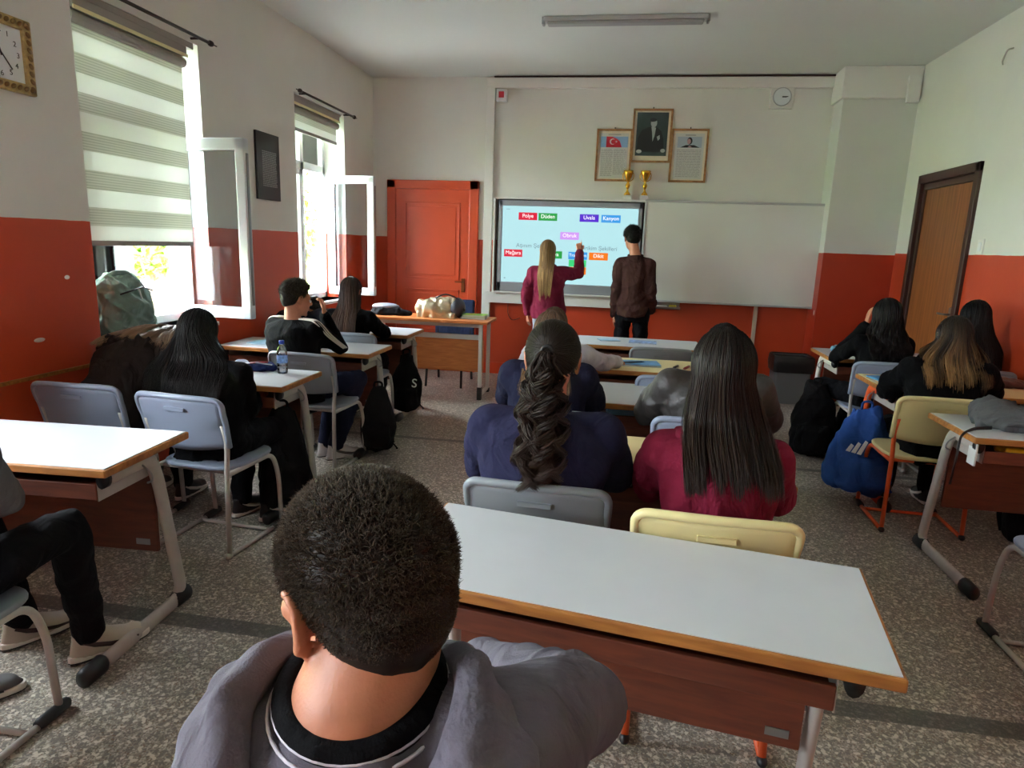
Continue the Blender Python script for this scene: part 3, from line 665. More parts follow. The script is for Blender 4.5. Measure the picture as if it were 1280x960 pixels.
def chair(x, y, rz, label, group, plastic='grey_plastic', frame='frame_grey', feet='frame_grey', recline=.06):
    r = empty('school_chair', (x, y, 0), rz); tag(r, label, 'chair', group)
    hw = .232; nu, nv = 14, 9; mb = MB(); vs = []
    def bp(u, v):
        wv = hw*(1-.05*(1-v)); z = .545+.27*v+(-.012*(abs(u)**3) if v > .5 else .02*(abs(u)**2))*1
        yy = -.235-recline*v+.035*u*u*1+.0
        return (u*wv, yy, z)
    for j in range(nv+1):
        for i in range(nu+1): vs.append(bp(-1+2*i/nu, j/nv))
    fs = [(j*(nu+1)+i, j*(nu+1)+i+1, (j+1)*(nu+1)+i+1, (j+1)*(nu+1)+i) for j in range(nv) for i in range(nu)]
    mb.add(vs, fs); me = mb.mesh(sm=True)
    bk = link('backrest', me, M[plastic], r); so = bk.modifiers.new('thick', 'SOLIDIFY'); so.thickness = .012; so.offset = 0
    rim = [bp(-1, v) for v in (0, .25, .5, .75)]+[bp(-1, .93), bp(-.9, 1)]+[bp(u, 1) for u in (-.7, -.4, 0, .4, .7)]+[bp(.9, 1), bp(1, .93)]+[bp(1, v) for v in (.75, .5, .25, 0)]
    MB().tube(bend(rim, .02, 3), .0145, 10).build('rolled_rim', M[plastic], bk, sm=True)
    yb = bp(0, .84)[1]
    MB().box(-.055, .055, yb-.010, yb+.006, .758, .764).box(-.055, .055, yb-.010, yb-.006, .745, .764).build('grip_slot', M[plastic], bk, bevel=.002)
    # seat
    o_ = []
    for k in range(36):
        q = 2*PI*k/36; c_, s_ = math.cos(q), math.sin(q); o_.append((.215*math.copysign(abs(c_)**.45, c_), .01+.205*math.copysign(abs(s_)**.5, s_)))
    MB().prism(o_, .43, .452).build('seat', M[plastic], r, bevel=.009, seg=3)
    for s_ in (-1, 1):
        X = s_*.205
        up_ = [bp(s_*.93, .55), bp(s_*.95, .05), (X, -.215, .44), (X*1.03, -.235, .02)]
        MB().tube([Vector(p)+Vector((0, .006, 0)) for p in bend(up_, .05)], .0125, 10).build('leg', M[frame], r, sm=True)
        MB().tube(bend([(X, -.21, .425), (X, .16, .425), (X*1.03, .20, .30), (X*1.03, .215, .018)], .06), .0125, 10).build('leg', M[frame], r, sm=True)
        MB().tube([(X*1.03, -.235, .014), (X*1.03, .215, .014)], .0115, 8).build('floor_runner', M[frame], r, sm=True)
        MB().ell((X*1.03, -.235, .017), (.017, .022, .017)).build('foot_cap', M[feet], r, sm=True)
        MB().tube([(X*1.03, .13, .018), (X*1.03, .14, .02), (X*1.03, .245, .02), (X*1.03, .25, .018)], [.016, .019, .019, .014], 10).build('foot_cap', M['black_plastic'], r, sm=True)
    for yy, zz in ((.12, .42), (-.16, .42), (.10, .014)): MB().tube([(-.207, yy, zz), (.207, yy, zz)], .01, 8).build('crossbar', M[frame], r, sm=True)
    return r
GL, GC, GR = 'double desks along the window wall', 'double desks in the centre column', 'double desks along the door wall'
D1 = desk(.053, 1.60, -.147, 1.2, 'white-topped desk in front of the boy in the grey hoodie', GC, inset=.085)
desk(-2.33, 2.13, .057, 1.2, 'white desk over the black trousers at the left edge', GL)
desk(-2.40, 3.545, 0, 1.2, 'white desk carrying the water bottle', GL)
desk(-2.36, 4.72, 0, 1.2, 'white desk in front of the boy in striped track top', GL)
desk(-2.42, 5.78, 0, 1.2, 'white desk nearest the wooden teacher table', GL)
desk(.06, 2.62, 0, 1.22, 'cream-topped desk between the navy sweatshirt and the maroon hoodie', GC, 'lam_cream')
desk(.02, 3.76, 0, 1.2, 'white empty-topped desk, third of the centre column', GC, d=.58)
desk(.02, 4.76, 0, 1.2, 'cream-topped desk with a blue booklet and two pens', GC, 'lam_cream', d=.56)
desk(.12, 5.92, 0, 1.2, 'white desk nearest the board with a bright booklet', GC, d=.58)
desk(2.24, 5.94, 0, 1.05, 'white desk carrying the pale blue pencil case', GR, frame='frame_white', d=.6)
desk(2.21, 4.66, 0, 1.05, 'cream desk with orange legs beside the blue drawstring bag', GR, 'lam_cream', 'frame_orange', d=.6)
desk(2.22, 3.55, 0, 1.07, 'desk covered by a grey jacket near the right edge', GR)
CG = 'blue-grey plastic school chairs'
chair(-2.63, 3.05, .03, 'blue-grey chair behind the person slumped on the desk', CG, 'grey_plastic')
chair(-2.0, 2.99, -.08, 'blue-grey chair of the girl with long black hair', CG)
chair(-2.02, 4.25, -.08, 'grey chair of the boy in striped track top', CG, 'grey2_plastic')
chair(-2.15, 5.27, 0, 'grey chair under the girl with long brown hair by the window', CG, 'grey2_plastic')
chair(-.215, 2.25, -.04, 'grey chair of the girl in the navy sweatshirt', CG, 'grey2_plastic')
chair(.325, 2.12, -.03, 'cream chair with orange legs under the maroon hoodie', 'cream plastic school chairs', 'cream_plastic', 'frame_orange', 'black_plastic')
chair(-.30, 3.22, 0, 'grey chair of the person in navy hoodie, ahead of the curly ponytail', CG, 'grey2_plastic')
chair(.42, 3.26, 0, 'grey chair of the person in the dark leather jacket', CG)
chair(-.36, 4.24, 0, 'cream chair of the person in white', 'cream plastic school chairs', 'cream_plastic', 'frame_orange', 'black_plastic')
chair(.36, 4.26, .02, 'empty blue-grey chair at the cream desk with two pens', CG)
chair(.34, 5.42, 0, 'empty grey chair at the desk nearest the board', CG, 'grey2_plastic')
chair(1.95, 5.33, -.03, 'pale grey chair of the girl with curly black hair', CG)
chair(2.48, 5.22, 0, 'grey chair of the dark-haired person by the right wall', CG, 'grey2_plastic')
chair(1.80, 4.12, -.03, 'cream chair with orange legs beside the desk with grey jacket', 'cream plastic school chairs', 'cream_plastic', 'frame_orange', 'black_plastic')
chair(1.86, 2.68, 0, 'empty pale grey chair cut off by the right edge', CG)
chair(-1.94, 1.43, 0, 'grey chair of the person at the left edge', CG, 'grey2_plastic')
chair(-.20, .50, .0, 'grey chair of the boy in the grey hoodie', CG, 'grey2_plastic')
# teacher table
r = empty('teacher_table', (-1.94, 6.64, 0)); tag(r, 'long wooden teacher table by the orange door', 'table')
MB().box(-.66, .66, -.24, .24, .772, .80).build('tabletop', M['teachwood'], r, bevel=.004)
MB().box(-.62, .60, -.12, -.10, .27, .60).build('front_panel', M['teachwood'], r, bevel=.003)
MB().box(-.60, .58, -.13, -.10, .60, .65).build('cross_rail', M['frame_white'], r, bevel=.004); MB().box(-.60, .58, -.13, -.10, .725, .772).build('cross_rail', M['frame_white'], r, bevel=.004)
for s_ in (-1, 1):
    X = .585*s_
    for yy in (-.20, .20):
        l = MB().box(X-.018, X+.018, yy-.018, yy+.018, .04, .772).build('leg', M['frame_white'], r, bevel=.003)
        MB().box(X-.022, X+.022, yy-.03, yy+.03, 0, .13 if yy < 0 else .04).build('foot_cap', M['black_plastic'], l, bevel=.003)
    MB().box(X-.015, X+.015, -.20, .20, .03, .06).build('side_bar', M['frame_white'], r)
# teacher's chair
r = empty('teacher_chair', (-1.86, 7.15, 0), PI); tag(r, 'dark blue padded chair behind the teacher table', 'chair')
M['navy_pad'] = fabric('navy padding', (50, 60, 90))
MB().box(-.23, .23, -.25, -.20, .52, .93).build('backrest', M['navy_pad'], r, bevel=.02)
MB().box(-.22, .22, -.2, .22, .42, .48).build('seat', M['navy_pad'], r, bevel=.02)
for a in (-.19, .19):
    for (b_, c_) in ((-.2, -.28), (.2, .25)): MB().tube([(a, b_, .43), (a*1.05, c_, 0)], .014, 8).build('leg', M['black'], r, sm=True)
    MB().tube([(a, -.2, .43), (a, -.225, .8)], .012, 8).build('back_upright', M['black'], r, sm=True)

# ================================================================ SMALL THINGS
def slab_book(x, y, z, w_, d_, h_, rz, cover, name, label, cat='book', page=True):
    r = empty(name, (x, y, z), rz); tag(r, label, cat)
    MB().box(-w_/2+.003, w_/2-.003, -d_/2+.003, d_/2-.003, .002, h_-.002).build('pages', M['paper'], r)
    MB().box(-w_/2, w_/2, -d_/2, d_/2, h_-.002, h_).box(-w_/2, w_/2, -d_/2, d_/2, 0, .002).box(-w_/2, -w_/2+.002, -d_/2, d_/2, 0, h_).build('cover', cover, r)
    return r
def tubtn(name, p, q, r_, mat, label, cat):
    return tag(MB().tube([p, Vector(p)*.15+Vector(q)*.85, q], [r_, r_, r_*.3], 10).build(name, mat, sm=True), label, cat)
# bottle
r = empty('water_bottle', (-1.99, 3.66, .7505)); tag(r, 'clear plastic water bottle with a blue cap', 'bottle')
pl = glassmat('clear plastic', gloss=.2, tint=(.97, .98, 1, 1), rough=.08)
prof = [(.004, .001), (.028, .0), (.031, .008), (.031, .03), (.029, .035), (.031, .04), (.031, .052), (.029, .056), (.031, .061), (.031, .12), (.030, .13), (.024, .15), (.014, .17), (.012, .178), (.012, .186)]
MB().lathe(prof, 24).build('body', pl, r, sm=True)
MB().lathe([(.004, .002), (.028, .003), (.0295, .03), (.0295, .10), (.003, .10)], 20).build('water', glassmat('water', gloss=.05, tint=(.95, .97, 1, 1)), r, sm=True)
MB().lathe([(.0315, .065), (.032, .066), (.032, .112), (.0315, .113), (.0312, .112), (.0312, .066)], 24).build('label', pmat('blue white label', (110, 140, 200), .5, var=.5, vscale=60), r, sm=True)
MB().lathe([(.002, .178), (.0155, .178), (.0155, .198), (.014, .2), (.002, .2)], 24).build('cap', pmat('blue cap', (30, 70, 190), .35), r)
# pencil case open on the third window desk
def blob(name, label, cat, loc, parts, mat, voxel=.008, fold=.006, freq=30, seed=1, rz=0, it=5, extra=None, sq=(1, 1, 1), group=None):
    mb = MB(); parts(mb); me = remesh(mb, voxel, it); folds(me, fold, freq, seed, sq)
    r = link(name, me, mat, None, loc, (0, 0, rz)); tag(r, label, cat, group)
    if extra: extra(r)
    return r
def zip_(mb_pts, r_=.003, mat='alu'): return lambda r: MB().tube(mb_pts, r_, 6).build('zip', M[mat], r, sm=True)
blob('pencil_case', 'navy pencil case lying beside the water bottle', 'pencil case', (-2.17, 3.70, .7505), lambda m: m.loft([(0, 0, .0, .10, .045), (0, 0, .006, .115, .058), (0, 0, .03, .115, .058), (0, 0, .042, .10, .045)]), fabric('navy canvas', (34, 42, 84)), rz=.1, seed=3, fold=.004, extra=lambda r: (MB().tube([(-.10, -.04, .044), (0, -.02, .049), (.10, -.035, .043)], .004, 6).build('zip', M['alu'], r, sm=True), MB().tube([(-.04, -.03, .047), (.06, .0, .052)], .005, 8).build('pencil', pmat('red pencil', (150, 40, 40), .5), r, sm=True)))
blob('tissue_pouch', 'crumpled white and blue pouch left of the navy pencil case', 'pouch', (-2.30, 3.72, .7505), lambda m: m.ell((0, 0, .025), (.05, .07, .028)), pmat('pale blue plastic', (176, 190, 214), .4), seed=8, rz=.3)
blob('pencil_case', 'pale blue pencil case on the desk by the bin', 'pencil case', (1.92, 5.94, .7505), lambda m: m.cone((-.09, .03, .032), (.09, -.03, .032), .032, .034), fabric('pale blue cloth', (120, 160, 184)), seed=5, fold=.003, extra=zip_([(-.09, .03, .066), (0, 0, .069), (.09, -.03, .067)]))
blue = pmat('sky blue cover', (80, 140, 190), .4, var=.35, vscale=18); lightb = pmat('pale blue cover', (150, 190, 214), .4, var=.2, vscale=14); pink = pmat('bright cover', (130, 160, 210), .4, var=.6, vscale=25)
slab_book(.17, 4.77, .7505, .27, .20, .012, .12, blue, 'booklet', 'blue booklet on the cream desk behind the two pens')
slab_book(.22, 5.93, .7505, .24, .17, .008, -.05, pink, 'booklet', 'bright booklet on the desk nearest the board')
slab_book(-.08, 5.96, .7505, .18, .13, .006, .3, lightb, 'leaflet', 'pale leaflet beside the bright booklet nearest the board', 'leaflet')
slab_book(1.84, 4.72, .7505, .21, .28, .01, .15, blue, 'booklet', 'blue booklet on the cream desk with orange legs')
slab_book(-2.30, 4.78, .7505, .22, .28, .008, .5, lightb, 'notebook', 'pale blue notebook on the desk of the boy in track top', 'notebook')
slab_book(-2.66, 4.70, .7505, .25, .2, .008, -.2, lightb, 'notebook', 'pale blue open notebook beside the large open window leaf', 'notebook')
slab_book(-1.48, 6.68, .80, .26, .19, .022, .05, pmat('grey cover', (170, 170, 176), .5), 'notebook', 'grey notebook under the green one on the teacher table', 'notebook')
slab_book(-1.47, 6.69, .822, .24, .18, .02, -.03, pmat('lime cover', (150, 210, 90), .5), 'notebook', 'lime green notebook on top of the grey one', 'notebook')
slab_book(.12, 3.66, .637, .3, .22, .03, .1, lightb, 'notebook', 'pale notebook inside the shelf of the white centre desk', 'notebook')
slab_book(.02, 2.56, .637, .14, .2, .045, .05, pmat('dark cover', (70, 60, 60), .5), 'book', 'dark thick book in the shelf of the cream centre desk')
slab_book(.22, 2.54, .637, .12, .2, .04, -.06, pmat('grey brown cover', (104, 92, 88), .5), 'book', 'brown book in the cream desk shelf beside the maroon hoodie')
tubtn('marker_pen', (.40, 4.68, .757), (.44, 4.78, .757), .008, pmat('dark marker', (40, 30, 30), .4), 'dark pen on the cream desk, left of the other', 'pen')
tubtn('marker_pen', (.47, 4.66, .757), (.52, 4.79, .757), .009, pmat('red black marker', (120, 40, 30), .4), 'dark red pen on the cream desk, right of the other', 'pen')
tubtn('pen', (.05, 4.72, .766), (.2, 4.80, .766), .005, M['black'], 'black pen lying on the blue booklet', 'pen')
# things in the shelf of the third window desk and right desk
blob('snack_packet', 'orange brown packet in the shelf under the water bottle', 'packet', (-2.02, 3.42, .645), lambda m: m.ell((0, 0, .025), (.07, .06, .03)), pmat('orange foil', (176, 84, 50), .4, var=.5, vscale=30), seed=4)
blob('snack_packet', 'silver blue packet in the shelf beside the orange packet', 'packet', (-2.17, 3.40, .645), lambda m: m.ell((0, 0, .03), (.07, .05, .035)), pmat('silver foil', (130, 140, 170), .3, metal=.5, var=.5, vscale=30), seed=14)
blob('snack_packet', 'yellow packet in the shelf below the grey jacket', 'packet', (1.92, 3.42, .645), lambda m: m.ell((0, 0, .025), (.08, .06, .028)), pmat('yellow foil', (214, 160, 30), .35), seed=6, rz=-.3)
blob('patterned_pouch', 'black pouch with white speckles beside the yellow packet', 'pouch', (2.10, 3.43, .645), lambda m: m.ell((0, 0, .03), (.09, .07, .033)), pmat('speckled cloth', (80, 76, 84), .8, var=.9, vscale=90), seed=7)
blob('brown_pouch', 'brown and red bag on the cream desk behind the long-haired girl', 'bag', (2.55, 4.78, .7505), lambda m: m.loft([(0, 0, 0, .13, .08), (0, 0, .03, .14, .09), (0, 0, .05, .10, .06)]), pmat('brown leather', (84, 50, 44), .5, var=.4, vscale=14), seed=9)
# grey jacket with bag on right desk
M['greycloth'] = fabric('grey jacket cloth', (88, 90, 92))
blob('grey_jacket', 'grey jacket bundled on the desk at the right edge', 'jacket', (2.13, 3.56, .752), lambda m: (m.ell((0, 0, .04), (.36, .17, .06)), m.ell((-.2, .08, .06), (.12, .1, .06)), m.ell((.22, -.03, .07), (.22, .14, .05)), m.cone((-.3, -.02, .02), (-.1, -.1, .03), .03, .045)), M['greycloth'], voxel=.01, fold=.016, freq=16, seed=11, sq=(1, 2, 1),
     extra=lambda r: MB().tube(bend([(-.10, -.20, .03), (.1, -.21, .035), (.32, -.2, .03)], .05), .014, 8, flat=.5).build('dark_hem', M['black_plastic'], r, sm=True))
tag(MB().tube(bend([(1.83, 3.46, .765), (1.73, 3.42, .765), (1.66, 3.38, .74), (1.652, 3.37, .60), (1.645, 3.37, .49)], .03), .009, 8, flat=.3).build('bag_strap', M['black_plastic'], sm=True), 'thin black strap hanging over the desk with the grey jacket', 'strap')
tag(MB().box(1.712, 1.722, 3.33, 3.40, .60, .71).build('white_booklet_stack', M['paper'], bevel=.003), 'white paper sheets at end of the shelf below the grey jacket', 'papers')

# bags
M['bagblack'] = fabric('black bag cloth', (20, 20, 22), var=.3)
def backpack(loc, rz, w_, h_, d_, label, seed, mat='bagblack', lean=0, topw=.35, mark=None, name='backpack', group=None, strapmat='bagblack', amp=.012):
    """loc: bottom centre; w,h,d full sizes"""
    mb = MB(); ss = []
    for t in (0, .06, .25, .5, .75, .9, 1):
        k = (1-(1-topw)*max(0, (t-.45)/.55)**1.3)*(.82+.18*min(1, t/.15)) if t > .0 else .7
        ss.append((0, lean*t, h_*t, w_/2*k, d_/2*k))
    mb.loft(ss); mb.loft([(0, -d_*.45, h_*.08, w_*.33, d_*.18), (0, -d_*.48, h_*.12, w_*.37, d_*.22), (0, -d_*.46, h_*.4, w_*.36, d_*.2), (0, -d_*.4, h_*.45, w_*.3, d_*.12)])
    me = remesh(mb, .010, 6); folds(me, amp, 11, seed, (1, 1, .6))
    r = link(name, me, M[mat], None, loc, (0, 0, rz)); tag(r, label, 'bag', group)
    st = M[strapmat]
    MB().tube(bend([(-.03, lean, h_*.97), (-.03, lean, h_*1.07), (.03, lean, h_*1.07), (.03, lean, h_*.97)], .025), .008, 8).build('handle', st, r, sm=True)
    for s_ in (-1, 1):
        MB().tube(bend([(s_*w_*.14, lean+d_*.2, h_*.95), (s_*w_*.22, d_*.62, h_*.6), (s_*w_*.3, d_*.6, h_*.3), (s_*w_*.38, d_*.3, h_*.08)], .08), .016, 8, flat=.4).build('shoulder_strap', st, r, sm=True)
    MB().tube([(-w_*.35, -d_*.36, h_*.44), (0, -d_*.56, h_*.47), (w_*.35, -d_*.36, h_*.44)], .004, 6).build('zip', st, r, sm=True)
    MB().tube(bend([(w_*.42, 0, h_*.1), (w_*.55, 0, h_*.02), (w_*.5, .0, -h_*.04+.03)], .02), .006, 6, flat=.5).build('loose_strap', st, r, sm=True)
    if mark: mark(r)
    return r
def mark_tri(scale, x, y, z, rz=0):
    def f(r):
        m = MB()
        for k in range(3):
            m.prism([(k*.33-.5, -.4), (k*.33-.26, -.4), (k*.33-.16+k*.02, .05+.22*k), (k*.33-.34+k*.02, .12+.22*k)], -.004, .004, 'y')
        m.v = [tuple(Vector(v)*scale if False else Vector((v[0]*scale, v[1], v[2]*scale))) for v in m.v]
        m.build('printed_emblem', M['white'], r, (x, y, z), (0, .2, rz))
    return f
def mark_text(body, size, x, y, z, rz=0):
    return lambda r: text('printed_lettering', body, size, M['white'], r, (x, y, z), (PI/2, .1, rz), depth=.002)
GB = 'black bags hanging at the desk ends'
backpack((-1.86, 3.40, .05), .1, .31, .56, .18, 'black backpack hanging from the desk with the water bottle', 21, group=GB)
backpack((-1.71, 4.52, .03), .15, .26, .48, .2, 'black backpack hanging beside the boy in track top', 22, group=GB, topw=.3)
backpack((-1.85, 5.60, .06), .3, .28, .52, .2, 'black backpack with small white mark near the teacher table', 23, group=GB, topw=.22, mark=mark_text('S', .11, .07, -.125, .27))
backpack((1.58, 5.42, .0), -.25, .34, .56, .26, 'large black backpack on the floor near the grey bin', 24, topw=.45, lean=.1)
backpack((2.42, 3.98, .0), .3, .34, .42, .24, 'dark bag on the floor under the desk at right edge', 25, topw=.5)
M['bluebag'] = fabric('blue nylon', (48, 84, 156), var=.2)
backpack((1.60, 4.42, .06), -.05, .40, .56, .22, 'blue drawstring bag with white emblem hanging from the orange-legged desk', 26, 'bluebag', topw=.32, mark=mark_tri(.10, -.07, -.135, .33, -.1), strapmat='bluebag', amp=.018)
# teacher table bags
blob('shoulder_bag', 'black and grey folded bag at left of the teacher table', 'bag', (-2.38, 6.64, .80), lambda m: (m.loft([(0, 0, 0, .18, .10), (0, 0, .02, .20, .12), (-.02, 0, .07, .16, .1), (-.03, 0, .10, .10, .06)]), m.cone((.12, -.05, .03), (.24, -.04, .03), .025, .02)), M['bagblack'], fold=.01, freq=18, seed=31,
     extra=lambda r: link('grey_flap', remesh(MB().ell((-.04, 0, .085), (.15, .1, .035)), .008, 3), pmat('grey nylon', (130, 132, 142), .5), r))
M['silver'] = pmat('pale gold foil cloth', (202, 190, 160), .28, metal=.55, bump=.2, bscale=40)
blob('metallic_bag', 'pale gold shiny bag on the teacher table', 'bag', (-1.85, 6.64, .80), lambda m: (m.ell((-.02, 0, .09), (.24, .13, .105)), m.ell((.06, 0, .13), (.16, .10, .09)), m.box(-.2, .2, -.1, .1, 0.0, .05)), M['silver'], fold=.016, freq=15, seed=32,
     extra=lambda r: (link('dark_side', remesh(MB().ell((.19, .02, .10), (.09, .12, .11)), .01, 3), pmat('charcoal side', (62, 66, 78), .5), r), MB().tube(bend([(-.02, -.05, .20), (.08, -.04, .25), (.22, -.03, .2), (.28, -.02, .08)], .06), .008, 8).build('handle', M['black_plastic'], r, sm=True)))
# green backpack on the window sill
M['greenbag'] = fabric('sage green nylon', (104, 124, 116), var=.2)
def gx(r):
    MB().tube(bend([(-.03, -.12, .33), (.02, -.08, .39), (.05, .02, .38), (.05, .06, .3)], .04), .016, 8, flat=.5).build('shoulder_strap', M['greenbag'], r, sm=True)
    MB().tube([(.10, -.14, .26), (.15, 0, .30), (.12, .12, .27)], .005, 6).build('zip', M['black_plastic'], r, sm=True)
    MB().tube([(.15, -.04, .29), (.165, -.04, .23)], .005, 6).build('zip_puller', M['alu'], r, sm=True)
blob('green_backpack', 'sage green backpack standing on the window sill', 'bag', (-3.10, 3.74, .922), lambda m: (m.loft([(0, .03, 0, .10, .20), (0, .02, .05, .12, .22), (0, 0, .2, .12, .19), (0, -.02, .30, .10, .16), (0, -.03, .37, .05, .10)]), m.ell((.08, 0, .14), (.07, .16, .12))), M['greenbag'], voxel=.009, fold=.013, freq=17, seed=41, extra=gx, sq=(1, 1, .7))
# bin
r = empty('waste_bin', (1.845, 7.37, 0)); tag(r, 'grey plastic waste bin with black liner folded over the rim', 'bin')
def rr(hw, hd, rad, n=5):
    o_ = []
    for (sx_, sy_, a0) in ((1, 1, 0), (-1, 1, 90), (-1, -1, 180), (1, -1, 270)):
        for k in range(n+1): a = math.radians(a0+90*k/n); o_.append((sx_*(hw-rad)+rad*math.cos(a), sy_*(hd-rad)+rad*math.sin(a)))
    return o_
def ringloft(secs, closed_bottom=True):
    m = MB(); n = len(secs[0][0]); vs = [(x, y, z) for pts, z in secs for x, y in pts]
    fs = [(i*n+k, i*n+(k+1) % n, (i+1)*n+(k+1) % n, (i+1)*n+k) for i in range(len(secs)-1) for k in range(n)]
    if closed_bottom: fs.append(tuple(range(n))[::-1])
    return m.add(vs, fs)
ringloft([(rr(.17, .13, .03), 0), (rr(.185, .145, .03), .36), (rr(.19, .15, .03), .50), (rr(.18, .14, .03), .50), (rr(.16, .12, .03), .02)]).build('bin_body', pmat('bin grey', (112, 116, 122), .5), r, sm=False)
me = ringloft([(rr(.13, .10, .03), .1), (rr(.178, .138, .03), .49), (rr(.19, .15, .03), .515), (rr(.203, .163, .03), .50), (rr(.21, .168, .03), .42), (rr(.20, .16, .03), .34)], False).mesh(sm=True)
lo = link('bin_liner', me, pmat('black bin liner', (26, 26, 28), .35, bump=.8, bscale=30), r)
# ================================================================ PEOPLE
V3 = lambda *a: Vector(a)
HEADP = [  # centre, radii of the head volumes (x right, y forward, z up)
    ((0, -.014, .030), (.073, .093, .084)), ((0, -.035, -.005), (.066, .072, .075)), ((0, .030, -.028), (.058, .062, .084)),
    ((0, .034, -.078), (.044, .048, .036))]
def headmat(Hc, yaw=0, pitch=0, roll=0, sc=1.0):
    return Matrix.Translation(Vector(Hc)) @ Matrix.Rotation(yaw, 4, 'Z') @ Matrix.Rotation(-pitch, 4, 'X') @ Matrix.Rotation(roll, 4, 'Y') @ Matrix.Scale(sc, 4)
def add_head(mb, T, sc=1.0, ears=True):
    R = T.to_3x3().normalized()
    def e(c, r, rot=None): mb.ell(T @ Vector(c), [x*sc for x in r], R @ rot if rot else R, 20, 14)
    for c, r in HEADP: e(c, r)
    e((0, .066, -.100), (.021, .020, .017)); e((0, .072, .022), (.046, .018, .012))
    for s in (-1, 1): e((s*.036, .062, -.022), (.022, .022, .018))
    mb.cone(T @ V3(0, .086, .012), T @ V3(0, .104, -.024), .009*sc, .0125*sc)
    for s in (-1, 1): e((s*.011, .094, -.028), (.008, .01, .007))
    e((0, .084, -.056), (.023, .011, .006)); e((0, .082, -.066), (.020, .011, .007))
    if ears:
        for s in (-1, 1):
            rot = Matrix.Rotation(s*.25, 3, 'Z') @ Matrix.Rotation(.15, 3, 'X')
            e((s*.076, -.006, -.008), (.007, .016, .028), rot)
            rim = [(s*.074, .012, .008), (s*.080, .010, .022), (s*.086, -.004, .028), (s*.088, -.018, .020), (s*.086, -.021, .002), (s*.081, -.014, -.018), (s*.077, -.004, -.034), (s*.075, .004, -.034)]
            mb.chain([T @ Vector(p) for p in rim], [x*sc for x in (.0045, .005, .005, .005, .005, .006, .0075, .006)])
def add_hand(mb, wrist, dirv, palm, sc=1.0, curl=.5, right=True, point=False):
    """palm and five separate fingers; dirv: along the hand, palm: palm normal"""
    d = Vector(dirv).normalized(); n = Vector(palm); n = (n-d*n.dot(d)).normalized(); s = d.cross(n)*(1 if right else -1)   # s towards the thumb
    w_ = Vector(wrist); k = w_+d*.085*sc
    mb.cone(w_, w_+d*.03*sc, .024*sc, .026*sc, flat=.62, side=s)
    for t in (-.027, -.009, .009, .027): mb.cone(w_+d*.02*sc+s*t*.6*sc, k+s*t*sc, .014*sc, .0105*sc)
    for i, (t, L) in enumerate(((.029, .072), (.010, .080), (-.009, .074), (-.027, .058))):
        c = curl*(.15 if (point and i == 0) else (1.6 if point else 1)); p = k+s*t*sc; dd = d; r_ = .0092
        fan = s*(t*1.6); pts = [p]; rs = [r_*sc]
        for j, fr in enumerate((.42, .32, .26)):
            dd = (Matrix.Rotation(0, 3, 'X') @ dd); a = c*(.35+.25*j); dd = (dd*math.cos(a)+n*math.sin(a)).normalized() if j == 0 else (dd*math.cos(a)+(n-dd*n.dot(dd)).normalized()*math.sin(a)).normalized()
            p = p+(dd+fan*.4).normalized()*L*fr*sc; pts.append(p); rs.append(r_*sc*(1-.12*(j+1)))
        mb.chain(pts, rs)
    b = w_+d*.025*sc+s*.022*sc; td = (d*.75+s*.6+n*.35).normalized()
    mb.chain([b, b+td*.035*sc, b+td*.035*sc+(d*.9+s*.2+n*.4).normalized()*.028*sc, b+td*.035*sc+(d*.9+s*.2+n*.4).normalized()*.028*sc+(d+n*.45).normalized()*.022*sc], [.014*sc, .0115*sc, .0105*sc, .009*sc])

SIT = dict(P=(0, -.03, .53), C=(0, -.01, .80), N=(0, .03, 1.035), H=(0, .06, 1.175), yaw=0, pitch=.25, roll=0,
           S=((-.175, .01, .985), (.175, .01, .985)), E=((-.23, .19, .775), (.23, .19, .775)), W=((-.12, .40, .795), (.12, .40, .795)),
           K=((-.13, .40, .50), (.13, .40, .50)), A=((-.12, .36, .10), (.12, .36, .10)), toe=((0, 1, 0), (0, 1, 0)), hand=((.5, .8, 0), (-.5, .8, 0)), palm=((0, 0, -1), (0, 0, -1)))
STAND = dict(P=(0, 0, .93), C=(0, .0, 1.20), N=(0, .0, 1.44), H=(0, .02, 1.60), yaw=0, pitch=.05, roll=0,
             S=((-.17, 0, 1.385), (.17, 0, 1.385)), E=((-.23, -.03, 1.12), (.23, -.03, 1.12)), W=((-.24, .03, .88), (.24, .03, .88)),
             K=((-.10, .02, .50), (.10, .02, .50)), A=((-.10, -.02, .09), (.10, -.02, .09)), toe=((0, 1, 0), (0, 1, 0)), hand=((0, 0, -1), (0, 0, -1)), palm=((1, 0, 0), (-1, 0, 0)))
def torso_secs(q, g=0.0, wd=1.0, dp=1.0, hem=None):
    """superellipse sections from hips to the neck base; g grows them for clothing"""
    P, C, N = (Vector(q[k]) for k in 'PCN'); out = []
    def pt(t):  # quadratic through P, C, N
        return P*(1-t)*(1-2*t)+C*4*t*(1-t)+N*t*(2*t-1)
    prof = [(-.16, .150, .105), (0, .168, .118), (.15, .160, .112), (.35, .146, .104), (.55, .158, .112), (.75, .172, .114), (.88, .160, .098), (.96, .105, .075), (1.02, .066, .062)]
    if hem is not None: prof = [(hem, .165, .118)]+[x for x in prof if x[0] > hem+.05]
    sh = (Vector(q['S'][1])-Vector(q['S'][0])).length/.35
    for t, hw, hd in prof:
        p = pt(t); d = (pt(t+.02)-pt(t-.02)).normalized(); ti = -math.atan2(d.y, max(d.z, .05))
        gg = g*(1 if t < .9 else .6)
        out.append((p.x, p.y, p.z, (hw*wd*(sh if t > .5 else 1)+gg), hd*dp+gg, ti*.85))
    return out
